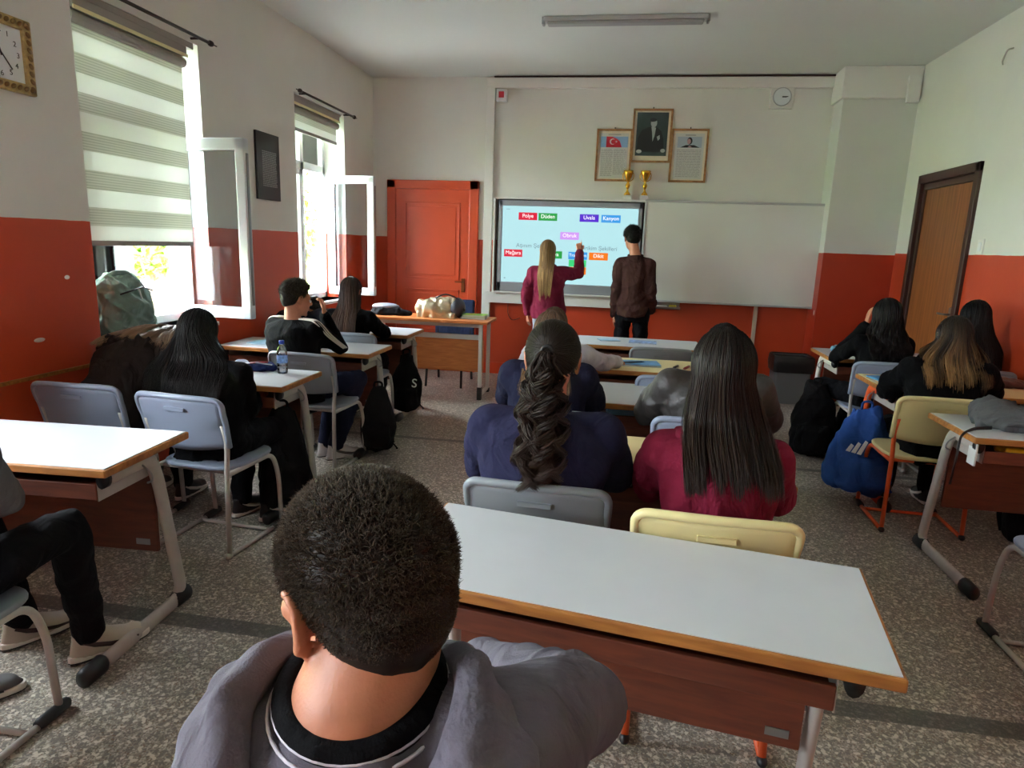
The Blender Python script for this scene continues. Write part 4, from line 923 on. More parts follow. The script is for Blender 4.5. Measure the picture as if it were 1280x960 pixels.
def shoe(parent, A, toe, style):
    """sneaker with its own sole; A ankle, toe direction in the parent's space"""
    t = Vector(toe); rz = math.atan2(-t.x, t.y); pitch = math.asin(max(-1, min(1, t.normalized().z)))
    T = Matrix.Translation(Vector((A[0], A[1], A[2]-.09))) @ Matrix.Rotation(rz, 4, 'Z') @ Matrix.Rotation(pitch, 4, 'X')
    up_, so_, ac_, trim = style
    mb = MB(); mb.loft([(0, .065, .018, .044, .135), (0, .065, .03, .046, .137), (0, .045, .055, .043, .112), (0, .015, .08, .038, .075), (0, -.012, .105, .036, .046)], 24, 2.1)
    mb.ell((0, .14, .036), (.040, .05, .028))
    me = remesh(mb, .006, 3); o = link('shoe', me, M[up_], parent); o.matrix_local = T
    s = MB(); 
    outl = [(.047*math.copysign(abs(math.cos(a))**.75, math.cos(a))*(1 if math.sin(a) > 0 else .82), .065+.143*math.sin(a)) for a in [2*PI*k/28 for k in range(28)]]
    s.prism(outl, 0, .028); s.build('sole', M[so_], o, bevel=.006)
    MB().prism([(x*1.0, y) for x, y in outl], .0, .010).build('outsole', M['rubber_dark'], o, bevel=.003)
    if ac_:
        for sd in (-1, 1):
            p = [(sd*.0475, .15, .032), (sd*.049, .10, .034), (sd*.0475, .05, .044), (sd*.043, .0, .062), (sd*.037, -.035, .082)]
            MB().tube(p, [.004, .007, .009, .009, .006], 8, flat=.35, side=(0, .2, 1)).build('side_stripe', M[ac_], o, sm=True)
        l = MB()
        for k in range(5): z = .062+.009*k; y = .105-.019*k; l.tube([(-.024, y, z-.006), (0, y, z+.003), (.024, y, z-.006)], .0035, 6)
        l.build('laces', M[trim], o, sm=True)
    return o

# ---- hair
AZ = [0, 35, 60, 78, 92, 104, 122, 145, 180]
HL = {'short': [46, 42, 30, 8, 2, -12, -32, -40, -44], 'long': [46, 40, 22, 2, -6, -14, -24, -30, -32]}
def ray_out(d):
    """distance from the head origin to the outside of the head volumes along each unit direction"""
    r = np.zeros(len(d))
    for c, rad in HEADP[:3]:
        c = np.array(c); rad = np.array(rad); D = d/rad; O = (-c)/rad
        a = (D*D).sum(1); b = 2*(D*O).sum(1); cc = (O*O).sum()-1; disc = b*b-4*a*cc; ok = disc > 0
        t = np.where(ok, (-b+np.sqrt(np.maximum(disc, 0)))/(2*a), 0); r = np.maximum(r, t)
    return r
def dirs(az, el):
    """az 0 front, 90 right side, 180 back (degrees)"""
    a, e = np.radians(az), np.radians(el); return np.stack([np.sin(a)*np.cos(e), np.cos(a)*np.cos(e), np.sin(e)], -1)
def hmask(d, kind, soft=9):
    az = np.degrees(np.arctan2(np.abs(d[:, 0]), d[:, 1])); el = np.degrees(np.arcsin(np.clip(d[:, 2], -1, 1)))
    return np.clip((el-np.interp(az, AZ, HL[kind]))/soft, 0, 1)
def toworld(P, T): return P@np.array(T.to_3x3()).T+np.array(T.translation)
def hair_shell(T, kind, th, seed, thf=None, lump=.004):
    nu, nv = 72, 48; az = np.linspace(0, 360, nu, endpoint=False); el = np.linspace(-89, 89, nv)
    A, E = np.meshgrid(az, el); d = dirs(A.ravel(), E.ravel()); m = hmask(d, kind); r = ray_out(d)
    rs = np.random.RandomState(seed); nz = np.zeros(len(d))
    for _ in range(8): k = rs.normal(size=3)*9; nz += np.sin(d@k+rs.rand()*6)
    t = th if thf is None else th*thf(d)
    r = r+t*m**1.2*.9-.006*(1-m)+lump*nz/8*m
    V = toworld(d*r[:, None], T); i, j = np.meshgrid(np.arange(nu), np.arange(nv-1)); i2 = (i+1) % nu
    F = np.stack([j*nu+i, j*nu+i2, (j+1)*nu+i2, (j+1)*nu+i], -1).reshape(-1, 4)
    n = len(V); return V, F
def strips(paths, wid, nrm, thick=.35):
    """paths (N,M,3): three-sided flattened strands, tapered to the tip"""
    N, Mp, _ = paths.shape; t = np.gradient(paths, axis=1); t /= np.linalg.norm(t, axis=2, keepdims=True)+1e-9
    s = np.cross(t, nrm); s /= np.linalg.norm(s, axis=2, keepdims=True)+1e-9; nn = np.cross(s, t)
    w_ = wid[:, None, None]*np.interp(np.linspace(0, 1, Mp), [0, .1, .75, 1], [.8, 1, .9, .15])[None, :, None]
    V = np.stack([paths-s*w_/2, paths+s*w_/2, paths+nn*w_*thick], 2)  # N,M,3,3
    idx = np.arange(N*Mp*3).reshape(N, Mp, 3); F = []
    for k in range(3):
        k2 = (k+1) % 3; F.append(np.stack([idx[:, :-1, k], idx[:, :-1, k2], idx[:, 1:, k2], idx[:, 1:, k]], -1).reshape(-1, 4))
    return V.reshape(-1, 3), np.concatenate(F)
def merge(parts):
    Vs, Fs, al, ti = [], [], [], []; o = 0
    for V, F, a, t in parts: Vs.append(V); Fs.append(F+o); al.append(a); ti.append(t); o += len(V)
    return np.concatenate(Vs), np.concatenate(Fs), np.concatenate(al), np.concatenate(ti)
def short_hair(parent, T, mat, n=9000, L=.012, th=.011, seed=0, thf=None, name='hair', width=.0016, kind='short', curlup=.5):
    rs = np.random.RandomState(seed); V, F = hair_shell(T, kind, th, seed, thf)
    d = rs.normal(size=(n, 3)); d /= np.linalg.norm(d, axis=1)[:, None]; m = hmask(d, kind); keep = (m > .05)&(rs.rand(n) < m+.25)
    d, m = d[keep], m[keep]; t = th if thf is None else th*thf(d); t0 = t
    r = ray_out(d)+t*m**.6-.003
    root = d*r[:, None]; flow = np.stack([np.zeros(len(d)), np.where(d[:, 2] > .5, .55, -.35), np.where(d[:, 2] > .5, 0, -.7)], -1)
    dr = d*curlup+flow*.6+rs.normal(size=d.shape)*.42; dr /= np.linalg.norm(dr, axis=1)[:, None]
    l = L*(.35+.65*m)*(np.clip(t0/th, .3, 1.2) if thf is not None else 1)
    if np.ndim(l) == 0: l = np.full(len(d), l)
    M_ = 4; s = np.linspace(0, 1, M_)[None, :, None]; bendv = np.cross(dr, rs.normal(size=dr.shape))*.5
    paths = root[:, None]+dr[:, None]*l[:, None, None]*s+bendv[:, None]*l[:, None, None]*s*s
    paths = paths.reshape(-1, 3); paths = toworld(paths, T).reshape(-1, M_, 3)
    nr = np.repeat((d@np.array(T.to_3x3()).T)[:, None], M_, 1)
    V2, F2 = strips(paths, np.full(len(d), width)*(.6+.8*rs.rand(len(d))), nr, .5)
    tn = np.repeat(rs.rand(len(d)), M_*3); al = np.tile(np.repeat(np.linspace(0, 1, M_), 3), len(d))
    V_, F_, a, t_ = merge([(V, F, np.zeros(len(V)), np.full(len(V), .25)), (V2, F2, al, tn)])
    return link(name, rawmesh(name, V_, F_, {'along': a, 'tint': t_}), mat, parent)
def long_hair(parent, T, q, mat, n=1600, zend=.72, spread=1.0, az=(72, 288), seed=0, width=.0042, th=.014, wave=.0, wfreq=30, gap=.015, clear=.035, part=0, name='hair', M2=16, wd=1.0, dp=1.0, jag=.05, ends_in=1.0, shift=0.0, front=0.0, pull=None, cap_only=False):
    rs = np.random.RandomState(seed); V, F = hair_shell(T, 'long', th*.75, seed)
    a = rs.uniform(az[0], az[1], n); lay = rs.rand(n)
    M1 = 10; e0 = rs.uniform(55, 86, n); ee = rs.uniform(-24, -6, n); s = np.linspace(0, 1, M1)
    el = e0[:, None]+(ee-e0)[:, None]*s[None]**.9
    A = a[:, None]+rs.normal(size=(n, 1))*1.5+np.sin(s*3+rs.rand(n, 1)*6)*2.0
    d = dirs(A, el).reshape(-1, 3); r = ray_out(d)+th*(.35+.75*np.repeat(lay, M1))
    cap = toworld(d*r[:, None], T).reshape(n, M1, 3)
    # fall under gravity, resting on the back and shoulders
    secs = np.array([x[:5] for x in sorted(torso_secs(q, .02, wd, dp), key=lambda x: x[2])])
    cl = (np.floor(a/7.0)+17).astype(int); cn = rs.normal(size=(200, 4))
    p = cap[:, -1].copy(); head = np.array(T.translation); z_end = zend+rs.uniform(-jag, jag, n)*.6+cn[cl % 200, 0]*jag*.35
    pts = []; x0 = p[:, 0]-head[0]; y0 = p[:, 1].copy()
    for k in range(1, M2+1):
        f = k/M2; z = p[:, 2]+(z_end-p[:, 2])*f; 
        sx = spread*(1+.0*f); xt = head[0]+shift*f+x0*(1+(sx-1)*min(1, f*1.6))*(1-(1-ends_in)*f)
        cx = np.interp(z, secs[:, 2], secs[:, 0]); cy = np.interp(z, secs[:, 2], secs[:, 1]); hw = np.interp(z, secs[:, 2], secs[:, 3]); hd = np.interp(z, secs[:, 2], secs[:, 4])
        over = z > secs[-1, 2]; u = np.clip(np.abs(xt-cx)/(hw+.02), 0, .97)
        surf = cy-(hd+clear*.3)*(1-u**2.3)**(1/2.3)-gap*lay-.006
        fr_ = (np.abs(a-180) > 90-front*60)&(front > 0)
        surf_f = cy+(hd+.02)*(1-u**2.3)**(1/2.3)+gap*lay
        y = np.where(over, y0, np.where(fr_, np.maximum(y0, surf_f), np.minimum(y0, surf)))
        pts.append(np.stack([xt, y, z], -1))
    fall = np.stack(pts, 1)
    allp = np.concatenate([cap, fall], 1); Mt = allp.shape[1]
    for _ in range(5): allp[:, 1:-1, :2] = .5*allp[:, 1:-1, :2]+.25*(allp[:, 2:, :2]+allp[:, :-2, :2]) if _ > 1 else allp[:, 1:-1, :2]
    for _ in range(3): allp[:, M1:-1, 1] = .5*allp[:, M1:-1, 1]+.25*(allp[:, M1+1:, 1]+allp[:, M1-1:-2, 1])
    g = np.clip((np.arange(Mt)-M1*.7)/(Mt-M1), 0, 1)[None, :]
    ph = cn[cl % 200, 1][:, None]*3; zz = allp[:, :, 2]
    allp[:, :, 0] += g*(.007*cn[cl % 200, 2][:, None]+.004*rs.normal(size=(n, 1)))*np.ones_like(zz)+wave*g*np.sin(zz*wfreq+ph+rs.normal(size=(n, 1))*.5)
    allp[:, :, 1] += wave*.7*g*np.cos(zz*wfreq*1.1+ph)-np.abs(wave)*.5*g
    nr = allp-np.array([head[0], head[1]+.02, 0]); nr[:, :, 2] = 0
    V2, F2 = strips(allp, width*(.6+.8*rs.rand(n)), nr)
    cc = cn[cl % 200, 3]*.13+.42+rs.normal(size=n)*.16
    tn = np.repeat(np.clip(cc, 0, 1), Mt*3); al = np.tile(np.repeat(np.linspace(0, 1, Mt), 3), n)*np.repeat(np.clip(.72+.25*cn[cl % 200, 3]+.2*rs.normal(size=n), .15, 1), Mt*3)
    V_, F_, aa, tt = merge([(V, F, np.zeros(len(V)), np.full(len(V), .1)), (V2, F2, al, tn)])
    return link(name, rawmesh(name, V_, F_, {'along': aa, 'tint': tt}), mat, parent)
def ponytail(parent, T, q, mat, n=1500, zend=.8, seed=0, width=.0035, tie=(0, -.112, .03), tail=.06, wave=.013, wfreq=55, dp=1.0):
    rs = np.random.RandomState(seed); th = .012; V, F = hair_shell(T, 'long', th, seed)
    # scalp strands combed back to the tie
    d = rs.normal(size=(n, 3)); d /= np.linalg.norm(d, axis=1)[:, None]; d = d[hmask(d, 'long') > .1]; tv = np.array(tie); td = tv/np.linalg.norm(tv)
    n1 = len(d); M1 = 12; s = np.linspace(0, 1, M1)[None, :, None]
    dd = d[:, None]*(1-s)+td[None, None]*s+1e-3; dd /= np.linalg.norm(dd, axis=2, keepdims=True); f = dd.reshape(-1, 3)
    r = ray_out(f)+th*(.9+.35*np.repeat(rs.rand(n1), M1)); cap = (f*r[:, None]).reshape(n1, M1, 3)
    cap[:, -1] = tv+rs.normal(size=(n1, 3))*.006; capw = toworld(cap.reshape(-1, 3), T).reshape(n1, M1, 3)
    nr = np.repeat(np.array(T.translation)[None, None], n1, 0); nr = capw-nr
    Va, Fa = strips(capw, width*.8*(.6+.8*rs.rand(n1)), nr)
    P1 = (Va, Fa, np.tile(np.repeat(np.linspace(0, .4, M1), 3), n1), np.repeat(np.clip(.35+.18*rs.normal(size=n1), 0, 1), M1*3))
    # tail in curling locks
    n2 = n; M2 = 26; secs = np.array([x[:5] for x in sorted(torso_secs(q, .02, 1, dp), key=lambda x: x[2])])
    t0 = np.array(T @ Vector(tie)); nl = 34; lk = rs.randint(0, nl, n2); la = rs.rand(nl)*6.28; lr = np.sqrt(rs.rand(nl)); lz = rs.uniform(-.07, .03, nl); lp = rs.rand(nl)*6.28; lf = .7+.7*rs.rand(nl); lw = .6+1.1*rs.rand(nl); lsg = rs.choice([-1, 1], nl)
    paths = np.zeros((n2, M2, 3))
    for k in range(M2):
        f = k/(M2-1); z = t0[2]+.02*math.sin(min(1, f*8)*PI)+(zend+lz[lk]-t0[2])*f; w_ = tail*np.interp(f, [0, .12, .5, .85, 1], [.15, .6, 1, 1, .75])
        cy = np.interp(z, secs[:, 2], secs[:, 1]); hd = np.interp(z, secs[:, 2], secs[:, 4])
        yb = np.minimum(t0[1]-.02-.02*math.sin(min(1, f*4)*PI/2), np.where(z > secs[-1, 2], 9, cy-hd-.03))
        amp = wave*min(1, f*4)
        paths[:, k] = np.stack([t0[0]+w_*lr[lk]*np.cos(la[lk])+amp*lw[lk]*np.sin(z*wfreq*lf[lk]+lp[lk])+rs.normal(size=n2)*.001, yb-.45*w_*(1+lr[lk]*np.sin(la[lk]))+amp*lsg[lk]*lw[lk]*np.cos(z*wfreq*lf[lk]+lp[lk]), z], -1)
    paths += (rs.normal(size=(n2, 1, 3))*.005)*np.clip(np.arange(M2)/8, 0, 1)[None, :, None]
    nr = np.zeros_like(paths); nr[:, :, 1] = -1; nr[:, :, 0] = (paths[:, :, 0]-t0[0])*8
    Vb, Fb = strips(paths, width*(.7+.8*rs.rand(n2)), nr)
    P2 = (Vb, Fb, np.tile(np.repeat(np.linspace(.3, 1, M2), 3), n2), np.repeat(np.clip(.4+.2*rs.normal(size=nl)[lk]+.1*rs.normal(size=n2), 0, 1), M2*3))
    V_, F_, aa, tt = merge([(V, F, np.zeros(len(V)), np.full(len(V), .15)), P1, P2])
    o = link('hair', rawmesh('hair', V_, F_, {'along': aa, 'tint': tt}), mat, parent)
    n_ = 20; Rt = T.to_3x3()
    MB().tube([Vector(t0)+Vector((.018*math.cos(2*PI*i/n_), 0, .018*math.sin(2*PI*i/n_))) for i in range(n_+1)], .007, 8).build('hair_tie', M['black_plastic'], o, sm=True)
    return o

def person(x, y, rz, label, base, pose, top, pants, shoes=('blackshoe', 'rubber', 'rubber', 'rubber'), skin='skin', wd=1.0, dp=1.0, voxel=.010, top_amp=.012, top_freq=13, hem=-.22, seed=1, hs=1.0, shirt='sweatshirt', hood=False, fists=False, ears=True, sleeve=1.0, lower=True, curl=.5, group=None, eyes=False, pr=1.0, hand_vis=True, cuff=True, point=False):
    q = dict(base); q.update(pose); T = headmat(q['H'], q['yaw'], q['pitch'], q['roll'], hs)
    P, C, N, Hh = (Vector(q[k]) for k in ('P', 'C', 'N', 'H'))
    b = MB(); b.loft(torso_secs(q, -.012, wd*.95, dp*.92)); add_head(b, T, hs, ears)
    nk = T @ V3(0, -.030, -.045); nf = q.get('neck', 1); b.chain([nk, N+V3(0, -.005, .0), N-V3(0, 0, .05)], [.050*hs*nf, .056*hs*nf, .07])
    for i, s in enumerate((-1, 1)):
        Sh, E, W = (Vector(q[k][i]) for k in 'SEW'); b.chain([Sh, E, W], [.046, .036, .024]); b.cone(N-V3(0, 0, .03), Sh, .045, .045)
        if hand_vis: add_hand(b, W, q['hand'][i], q['palm'][i], .98, curl, right=(i == 0), point=(point and i == 1))
        K, A = Vector(q['K'][i]), Vector(q['A'][i]); hp = P+V3(s*.085, .02, -.02); b.chain([hp, K, A], [.07, .048, .034]) if lower else None
    me = remesh(b, voxel*.8, 5); o = link('person', me, M[skin], None, (x, y, 0), (0, 0, rz)); tag(o, label, 'person', group)
    # top
    t = MB(); t.loft(torso_secs(q, .020, wd, dp, hem)); 
    for i, s in enumerate((-1, 1)):
        Sh, E, W = (Vector(q[k][i]) for k in 'SEW'); mid = (E+W)/2; W2 = W+(E-W).normalized()*.01
        t.chain([Sh-V3(0, 0, .008), E, W2], [.066*sleeve, .055*sleeve, .042*sleeve]); t.cone(N-V3(0, 0, .045), Sh+V3(0, 0, -.004), .055, .062*sleeve)
        t.cone(Sh+V3(0, 0, -.02), C.lerp(N, .5)+V3(s*.07, 0, -.02), .066*sleeve, .075)
    tm = remesh(t, voxel, 6)
    folds(tm, top_amp, top_freq, seed, (1, 1, .75), mask=lambda co: .35+.65*np.clip((N.z-co[:, 2]-.02)/.12, 0, 1))
    to = link(shirt, tm, M[top], o)
    if cuff:
        for i in (0, 1):
            E, W = Vector(q['E'][i]), Vector(q['W'][i]); dd = (W-E).normalized(); MB().tube([W-dd*.03, W+dd*.004, W+dd*.02], [.041*sleeve, .037*sleeve, .034*sleeve], 16).build('cuff', M[top], to, sm=True)
    n_ = 28; nd = (T @ V3(0, -.03, -.05)-N).normalized()
    MB().tube([N+V3(.072*math.cos(2*PI*i/n_), .006+.066*math.sin(2*PI*i/n_), .008+.012*math.sin(2*PI*i/n_)) for i in range(n_+1)], .011, 8).build('collar', M[top], to, sm=True)
    if hood:
        h = MB(); hb = N+V3(0, -.075, -.02)
        pts = [N+V3(s_*a, yy, zz) for s_, a, yy, zz in ((-1, .085, .06, -.015), (-1, .115, .0, .005), (-1, .105, -.06, .005), (-1, .06, -.105, -.01), (1, 0, -.12, -.02), (1, .06, -.105, -.01), (1, .105, -.06, .005), (1, .115, 0, .005), (1, .085, .06, -.015))]
        h.chain([p-V3(0, 0, .018) for p in pts], [.014, .022, .028, .030, .030, .030, .028, .022, .014]); h.ell(N+V3(0, -.125, -.085), (.12, .035, .085)); h.ell(N+V3(0, -.14, -.14), (.07, .028, .05))
        hm = remesh(h, voxel*.9, 5); folds(hm, .010, 17, seed+5); link('hood', hm, M[top], o)
    if lower:
        l = MB(); l.loft([(P.x, P.y-.005, P.z-.10, .135, .10), (P.x, P.y, P.z-.03, .166*wd, .116*dp), (P.x, P.y, P.z+.03, .160*wd, .112*dp)])
        for i, s in enumerate((-1, 1)):
            K, A = Vector(q['K'][i]), Vector(q['A'][i]); hp = P+V3(s*.088, .01, -.01); l.chain([hp, K, A+V3(0, 0, .015)], [.092*pr, .068*pr, .056*pr])
        lm = remesh(l, voxel, 5); folds(lm, .006, 15, seed+9); link('trousers', lm, M[pants], o)
        for i in (0, 1): shoe(o, q['A'][i], q['toe'][i], shoes)
    if eyes:
        R = T.to_3x3().normalized()
        for s in (-1, 1):
            e = MB().ell(T @ V3(s*.031, .079, -.004), (.0115*hs,)*3, R).build('eye', M['white'], o, sm=True)
            MB().ell(T @ V3(s*.031, .0895, -.004), (.005*hs, .0025*hs, .005*hs), R).build('iris', pmat('brown iris', (50, 30, 20), .2), e, sm=True)
            MB().chain([T @ V3(s*.016, .092, .018), T @ V3(s*.032, .091, .023), T @ V3(s*.050, .078, .018)], [.003, .004, .002]).build('eyebrow', M['black_plastic'], o, sm=True)
    return o, T, q
for nm, c in dict(grey_hoodie=(92, 88, 98), navy=(38, 38, 64), navy2=(30, 32, 52), maroon=(112, 26, 48), maroon2=(116, 34, 58), black_cloth=(9, 9, 11), black2=(12, 12, 14), brown_sw=(66, 42, 38), brown_black=(40, 32, 30), white_cloth=(196, 190, 200), jeans_grey=(150, 156, 168), black_tr=(15, 15, 18), navy_tr=(30, 34, 54), grey_left=(86, 86, 88), darkjacket=(34, 34, 42)).items(): M[nm] = fabric(nm.replace('_', ' ')+' cloth', c)
M['leather'] = pmat('dark leather', (46, 42, 40), .55, var=.2, bump=.4, bscale=40)
M['blackshoe'] = pmat('black shoe', (26, 26, 28), .5); M['whiteshoe'] = pmat('white shoe', (206, 202, 200), .5); M['creamshoe'] = pmat('cream shoe', (176, 166, 150), .6, var=.08); M['brownstripe'] = pmat('dark brown stripe', (48, 30, 30), .5); M['greyshoe'] = pmat('grey shoe', (90, 88, 88), .6)
M['h_black'] = hairmat('black hair', (13, 11, 11), (24, 18, 17)); M['h_dark'] = hairmat('very dark brown hair', (24, 17, 14), (52, 36, 28)); M['h_brown'] = hairmat('brown hair', (46, 32, 26), (92, 66, 52)); M['h_blonde'] = hairmat('dark blonde hair', (120, 92, 60), (206, 170, 116)); M['h_ombre'] = hairmat('dark hair with golden ends', (30, 22, 18), (168, 128, 82), gam=2.0); M['h_short'] = hairmat('short dark brown hair', (38, 31, 25), (68, 56, 43), .55); M['h_light'] = hairmat('light brown hair', (84, 64, 50), (150, 118, 86))

fade = lambda d: np.interp(d[:, 2], [-.7, -.35, 0, .5, 1], [.18, .35, .75, 1.1, 1.2])
# boy in the grey hoodie, right in front of the camera
o, T, q = person(-.225, .56, .0, 'boy with short dark hair in a grey hoodie, seen from behind at the front desk', SIT,
    dict(P=(.03, -.05, .56), C=(.02, -.03, .83), N=(-.01, .01, 1.095), H=(-.026, .05, 1.197), yaw=1.0, pitch=.12, roll=.0, S=((-.095, .0, 1.03), (.135, .02, 1.065)), E=((-.18, .18, .80), (.205, .24, .95)), W=((-.08, .34, .80), (.04, .42, .86)), hand=((.4, .5, -.1), (-.8, .2, -.5)), palm=((0, -1, .3), (0, -1, 0)), neck=1.25),
    'grey_hoodie', 'black_tr', skin='skin_tan', voxel=.007, hs=1.02, wd=.98, dp=1.0, top_amp=.008, top_freq=17, seed=3, shirt='hoodie', eyes=True, sleeve=1.15, cuff=False)
short_hair(o, T, M['h_short'], n=70000, L=.0065, th=.011, seed=2, thf=fade, width=.001, curlup=.9)
N = Vector(q['N'])
col = MB(); n_ = 40
def ring(rad, z, y0=0, a0=0, a1=2*PI, dz=.02): return [N+V3(rad*math.cos(a0+(a1-a0)*i/n_), y0+rad*.95*math.sin(a0+(a1-a0)*i/n_), z+dz*math.sin(a0+(a1-a0)*i/n_)) for i in range(n_+1)]
MB().tube(ring(.074, .019, -.002), .015, 10).build('tshirt_collar', M['black_cloth'], o, sm=True)
for k in range(2): MB().tube(ring(.0875+.005*k, .018-.011*k, -.003), .002, 6).build('collar_stripe', M['white_cloth'], o, sm=True)
h = MB()
L_ = [N+Vector(p) for p in ((-.055, .115, -.03), (-.092, .06, .005), (-.112, .0, .020), (-.112, -.05, .008), (-.095, -.10, -.035), (-.07, -.135, -.10), (-.03, -.15, -.17))]
R_ = [N+Vector(p) for p in ((.055, .115, -.02), (.092, .06, .02), (.118, .0, .045), (.130, -.05, .028), (.120, -.10, -.02), (.09, -.14, -.09), (.03, -.155, -.17))]
h.chain(L_, [.014, .020, .024, .026, .026, .026, .026]); h.chain(R_, [.014, .020, .026, .028, .029, .028, .026])
for P_, s_ in ((L_, -1), (R_, 1)):   # the hood's cloth falling outwards over the shoulders
    for a, b_ in zip(P_[1:5], P_[2:6]): h.chain([a+V3(s_*.03, -.005, -.022), b_+V3(s_*.035, -.01, -.03)], [.022, .024])
hm = remesh(h, .006, 6); folds(hm, .007, 16, 12); link('hood', hm, M['grey_hoodie'], o)
from mathutils.bvhtree import BVHTree
tp = [c for c in o.children if c.name.startswith('hoodie')][0]; bv = BVHTree.FromPolygons([v.co[:] for v in tp.data.vertices], [p.vertices[:] for p in tp.data.polygons])
SR, SL = Vector(q['S'][1]), Vector(q['S'][0])
for path in ((N+V3(.13, -.10, -.05), SR+V3(.01, -.05, .06), SR+V3(.045, -.055, .03), SR+V3(.05, -.075, -.05), SR+V3(.03, -.09, -.14)), (N+V3(-.13, -.10, -.06), SL+V3(-.01, -.05, .05), SL+V3(-.045, -.055, .02), SL+V3(-.05, -.075, -.06), SL+V3(-.03, -.09, -.14))):
    pp = bend(path, .05, 8); pp = [a.lerp(b_, k/4) for a, b_ in zip(pp[:-1], pp[1:]) for k in range(4)]
    pp = [bv.find_nearest(p)[0] for p in pp]; pp = [p for i, p in enumerate(pp) if i == 0 or (p-pp[i-1]).length > 1e-4]
    MB().tube(pp, .0016, 6).build('seam', M['black_cloth'], tp, sm=True)

# left edge person with black trousers and cream sneakers
o, T, q = person(-1.95, 1.40, 0, 'person in grey sweatshirt and black trousers cut off by the left edge', SIT,
    dict(P=(0, -.02, .53), C=(-.02, .07, .78), N=(-.06, .16, 1.0), H=(-.12, .22, 1.13), S=((-.22, .13, .95), (.12, .13, .95)), K=((-.20, .42, .545), (.13, .44, .56)), A=((-.22, .55, .095), (.09, .53, .095)), toe=((.45, 1, 0), (.52, 1, .0)), E=((-.30, .20, .76), (.13, .24, .74)), W=((-.25, .34, .64), (-.10, .34, .66))), 'grey_left', 'black_tr', ('creamshoe', 'rubber', 'brownstripe', 'rubber'), seed=4, voxel=.009)
short_hair(o, T, M['h_short'], 3000, seed=5, thf=fade)
# long black hair girl
o, T, q = person(-2.03, 3.04, .0, 'girl with long straight black hair at the desk with the water bottle', SIT, dict(P=(0, -.05, .52), C=(-.02, .0, .72), N=(-.09, .05, .905), H=(-.13, .08, 1.045), S=((-.25, .03, .87), (.12, .03, .87)), E=((-.27, .12, .68), (.12, .10, .66)), W=((-.15, .32, .66), (.02, .30, .66)), pitch=.35, A=((-.02, .22, .09), (.16, .20, .09)), K=((-.08, .38, .5), (.16, .38, .5)), toe=((.2, 1, 0), (.3, 1, 0))), 'black_cloth', 'black_tr', ('blackshoe', 'rubber', 'whiteshoe', 'rubber'), seed=6)
long_hair(o, T, q, M['h_black'], n=2600, zend=.76, spread=2.7, seed=6, az=(62, 298), gap=.03, th=.02)
# slumped person
o, T, q = person(-2.62, 3.02, .0, 'person slumped forward over the desk in a dark brown jacket, hair spread out', SIT, dict(P=(0, -.04, .53), C=(.0, .10, .76), N=(.02, .28, .915), H=(.03, .42, .90), pitch=1.15, S=((-.16, .25, .90), (.19, .25, .90)), E=((-.27, .40, .80), (.29, .40, .80)), W=((-.05, .56, .79), (.10, .56, .79)), K=((-.12, .36, .5), (.12, .36, .5))), 'brown_black', 'black_tr', wd=1.1, dp=1.25, seed=7, top_amp=.02, shirt='jacket', sleeve=1.35)
rs = np.random.RandomState(3); nS = 1500; Mm = 14
px = rs.uniform(-.22, .24, nS); P0 = np.stack([px*.45+.03, np.full(nS, .44)+rs.rand(nS)*.05, np.full(nS, 1.02)], -1); P1_ = np.stack([px*1.05+.02, .25+rs.rand(nS)*.05-.0*px, 1.045-abs(px)*.2+rs.rand(nS)*.02], -1); P2_ = np.stack([px*1.15+.02, .12+rs.rand(nS)*.05, .985-abs(px)*.25+rs.rand(nS)*.02], -1)
s = np.linspace(0, 1, Mm)[None, :, None]; pa = P0[:, None]*(1-s)**2+P1_[:, None]*2*s*(1-s)+P2_[:, None]*s*s; lk = (px*40).astype(int)
pa[:, :, 2] += .012*np.sin(lk[:, None]*2.1+s[:, :, 0]*5); pa[:, :, 0] += .012*np.sin(lk[:, None]*1.3+s[:, :, 0]*7); nr = np.zeros_like(pa); nr[:, :, 2] = 1; nr[:, :, 1] = -.6
Va, Fa = strips(pa, .005*(.6+.8*rs.rand(nS)), nr); V_, F_ = hair_shell(T, 'long', .015, 3)
vv, ff, aa, tt = merge([(V_, F_, np.zeros(len(V_)), np.full(len(V_), .3)), (Va, Fa, np.tile(np.repeat(np.linspace(.1, 1, Mm), 3), nS), np.repeat(np.clip(.45+.2*np.sin(lk*3.3)+.1*rs.normal(size=nS), 0, 1), Mm*3))])
link('hair', rawmesh('hair', vv, ff, {'along': aa, 'tint': tt}), M['h_light'], o)
hm = MB(); hm.chain([V3(-.19, .22, .905), V3(-.10, .17, .94), V3(.02, .15, .95), V3(.14, .17, .94), V3(.22, .22, .90)], [.045, .055, .06, .055, .045]); me = remesh(hm, .009, 4); folds(me, .018, 22, 4); link('hood', me, M['brown_black'], o)
# boy in track top
o, T, q = person(-2.17, 4.22, -.30, 'boy in black track top with white sleeve stripes resting chin on hand', SIT, dict(P=(.0, .0, .53), C=(-.02, -.02, .80), N=(-.03, -.01, 1.0), H=(-.03, .03, 1.145), yaw=-.42, pitch=.15, S=((-.21, .0, .955), (.16, -.01, .955)), E=((-.24, .20, .77), (.14, .26, .80)), W=((-.10, .40, .79), (.06, .20, 1.02)), hand=((.5, .8, 0), (-.05, -.05, 1)), palm=((0, 0, -1), (-.8, -.5, .2)), K=((-.02, .40, .52), (.22, .36, .56)), A=((.06, .18, .09), (.17, .16, .09)), toe=((.2, 1, 0), (.35, 1, 0))), 'black_cloth', 'navy_tr', ('whiteshoe', 'whiteshoe', 'greyshoe', 'whiteshoe'), seed=8, eyes=True, shirt='track_top', cuff=False, voxel=.009, curl=1.0, wd=1.08, top_amp=.008)
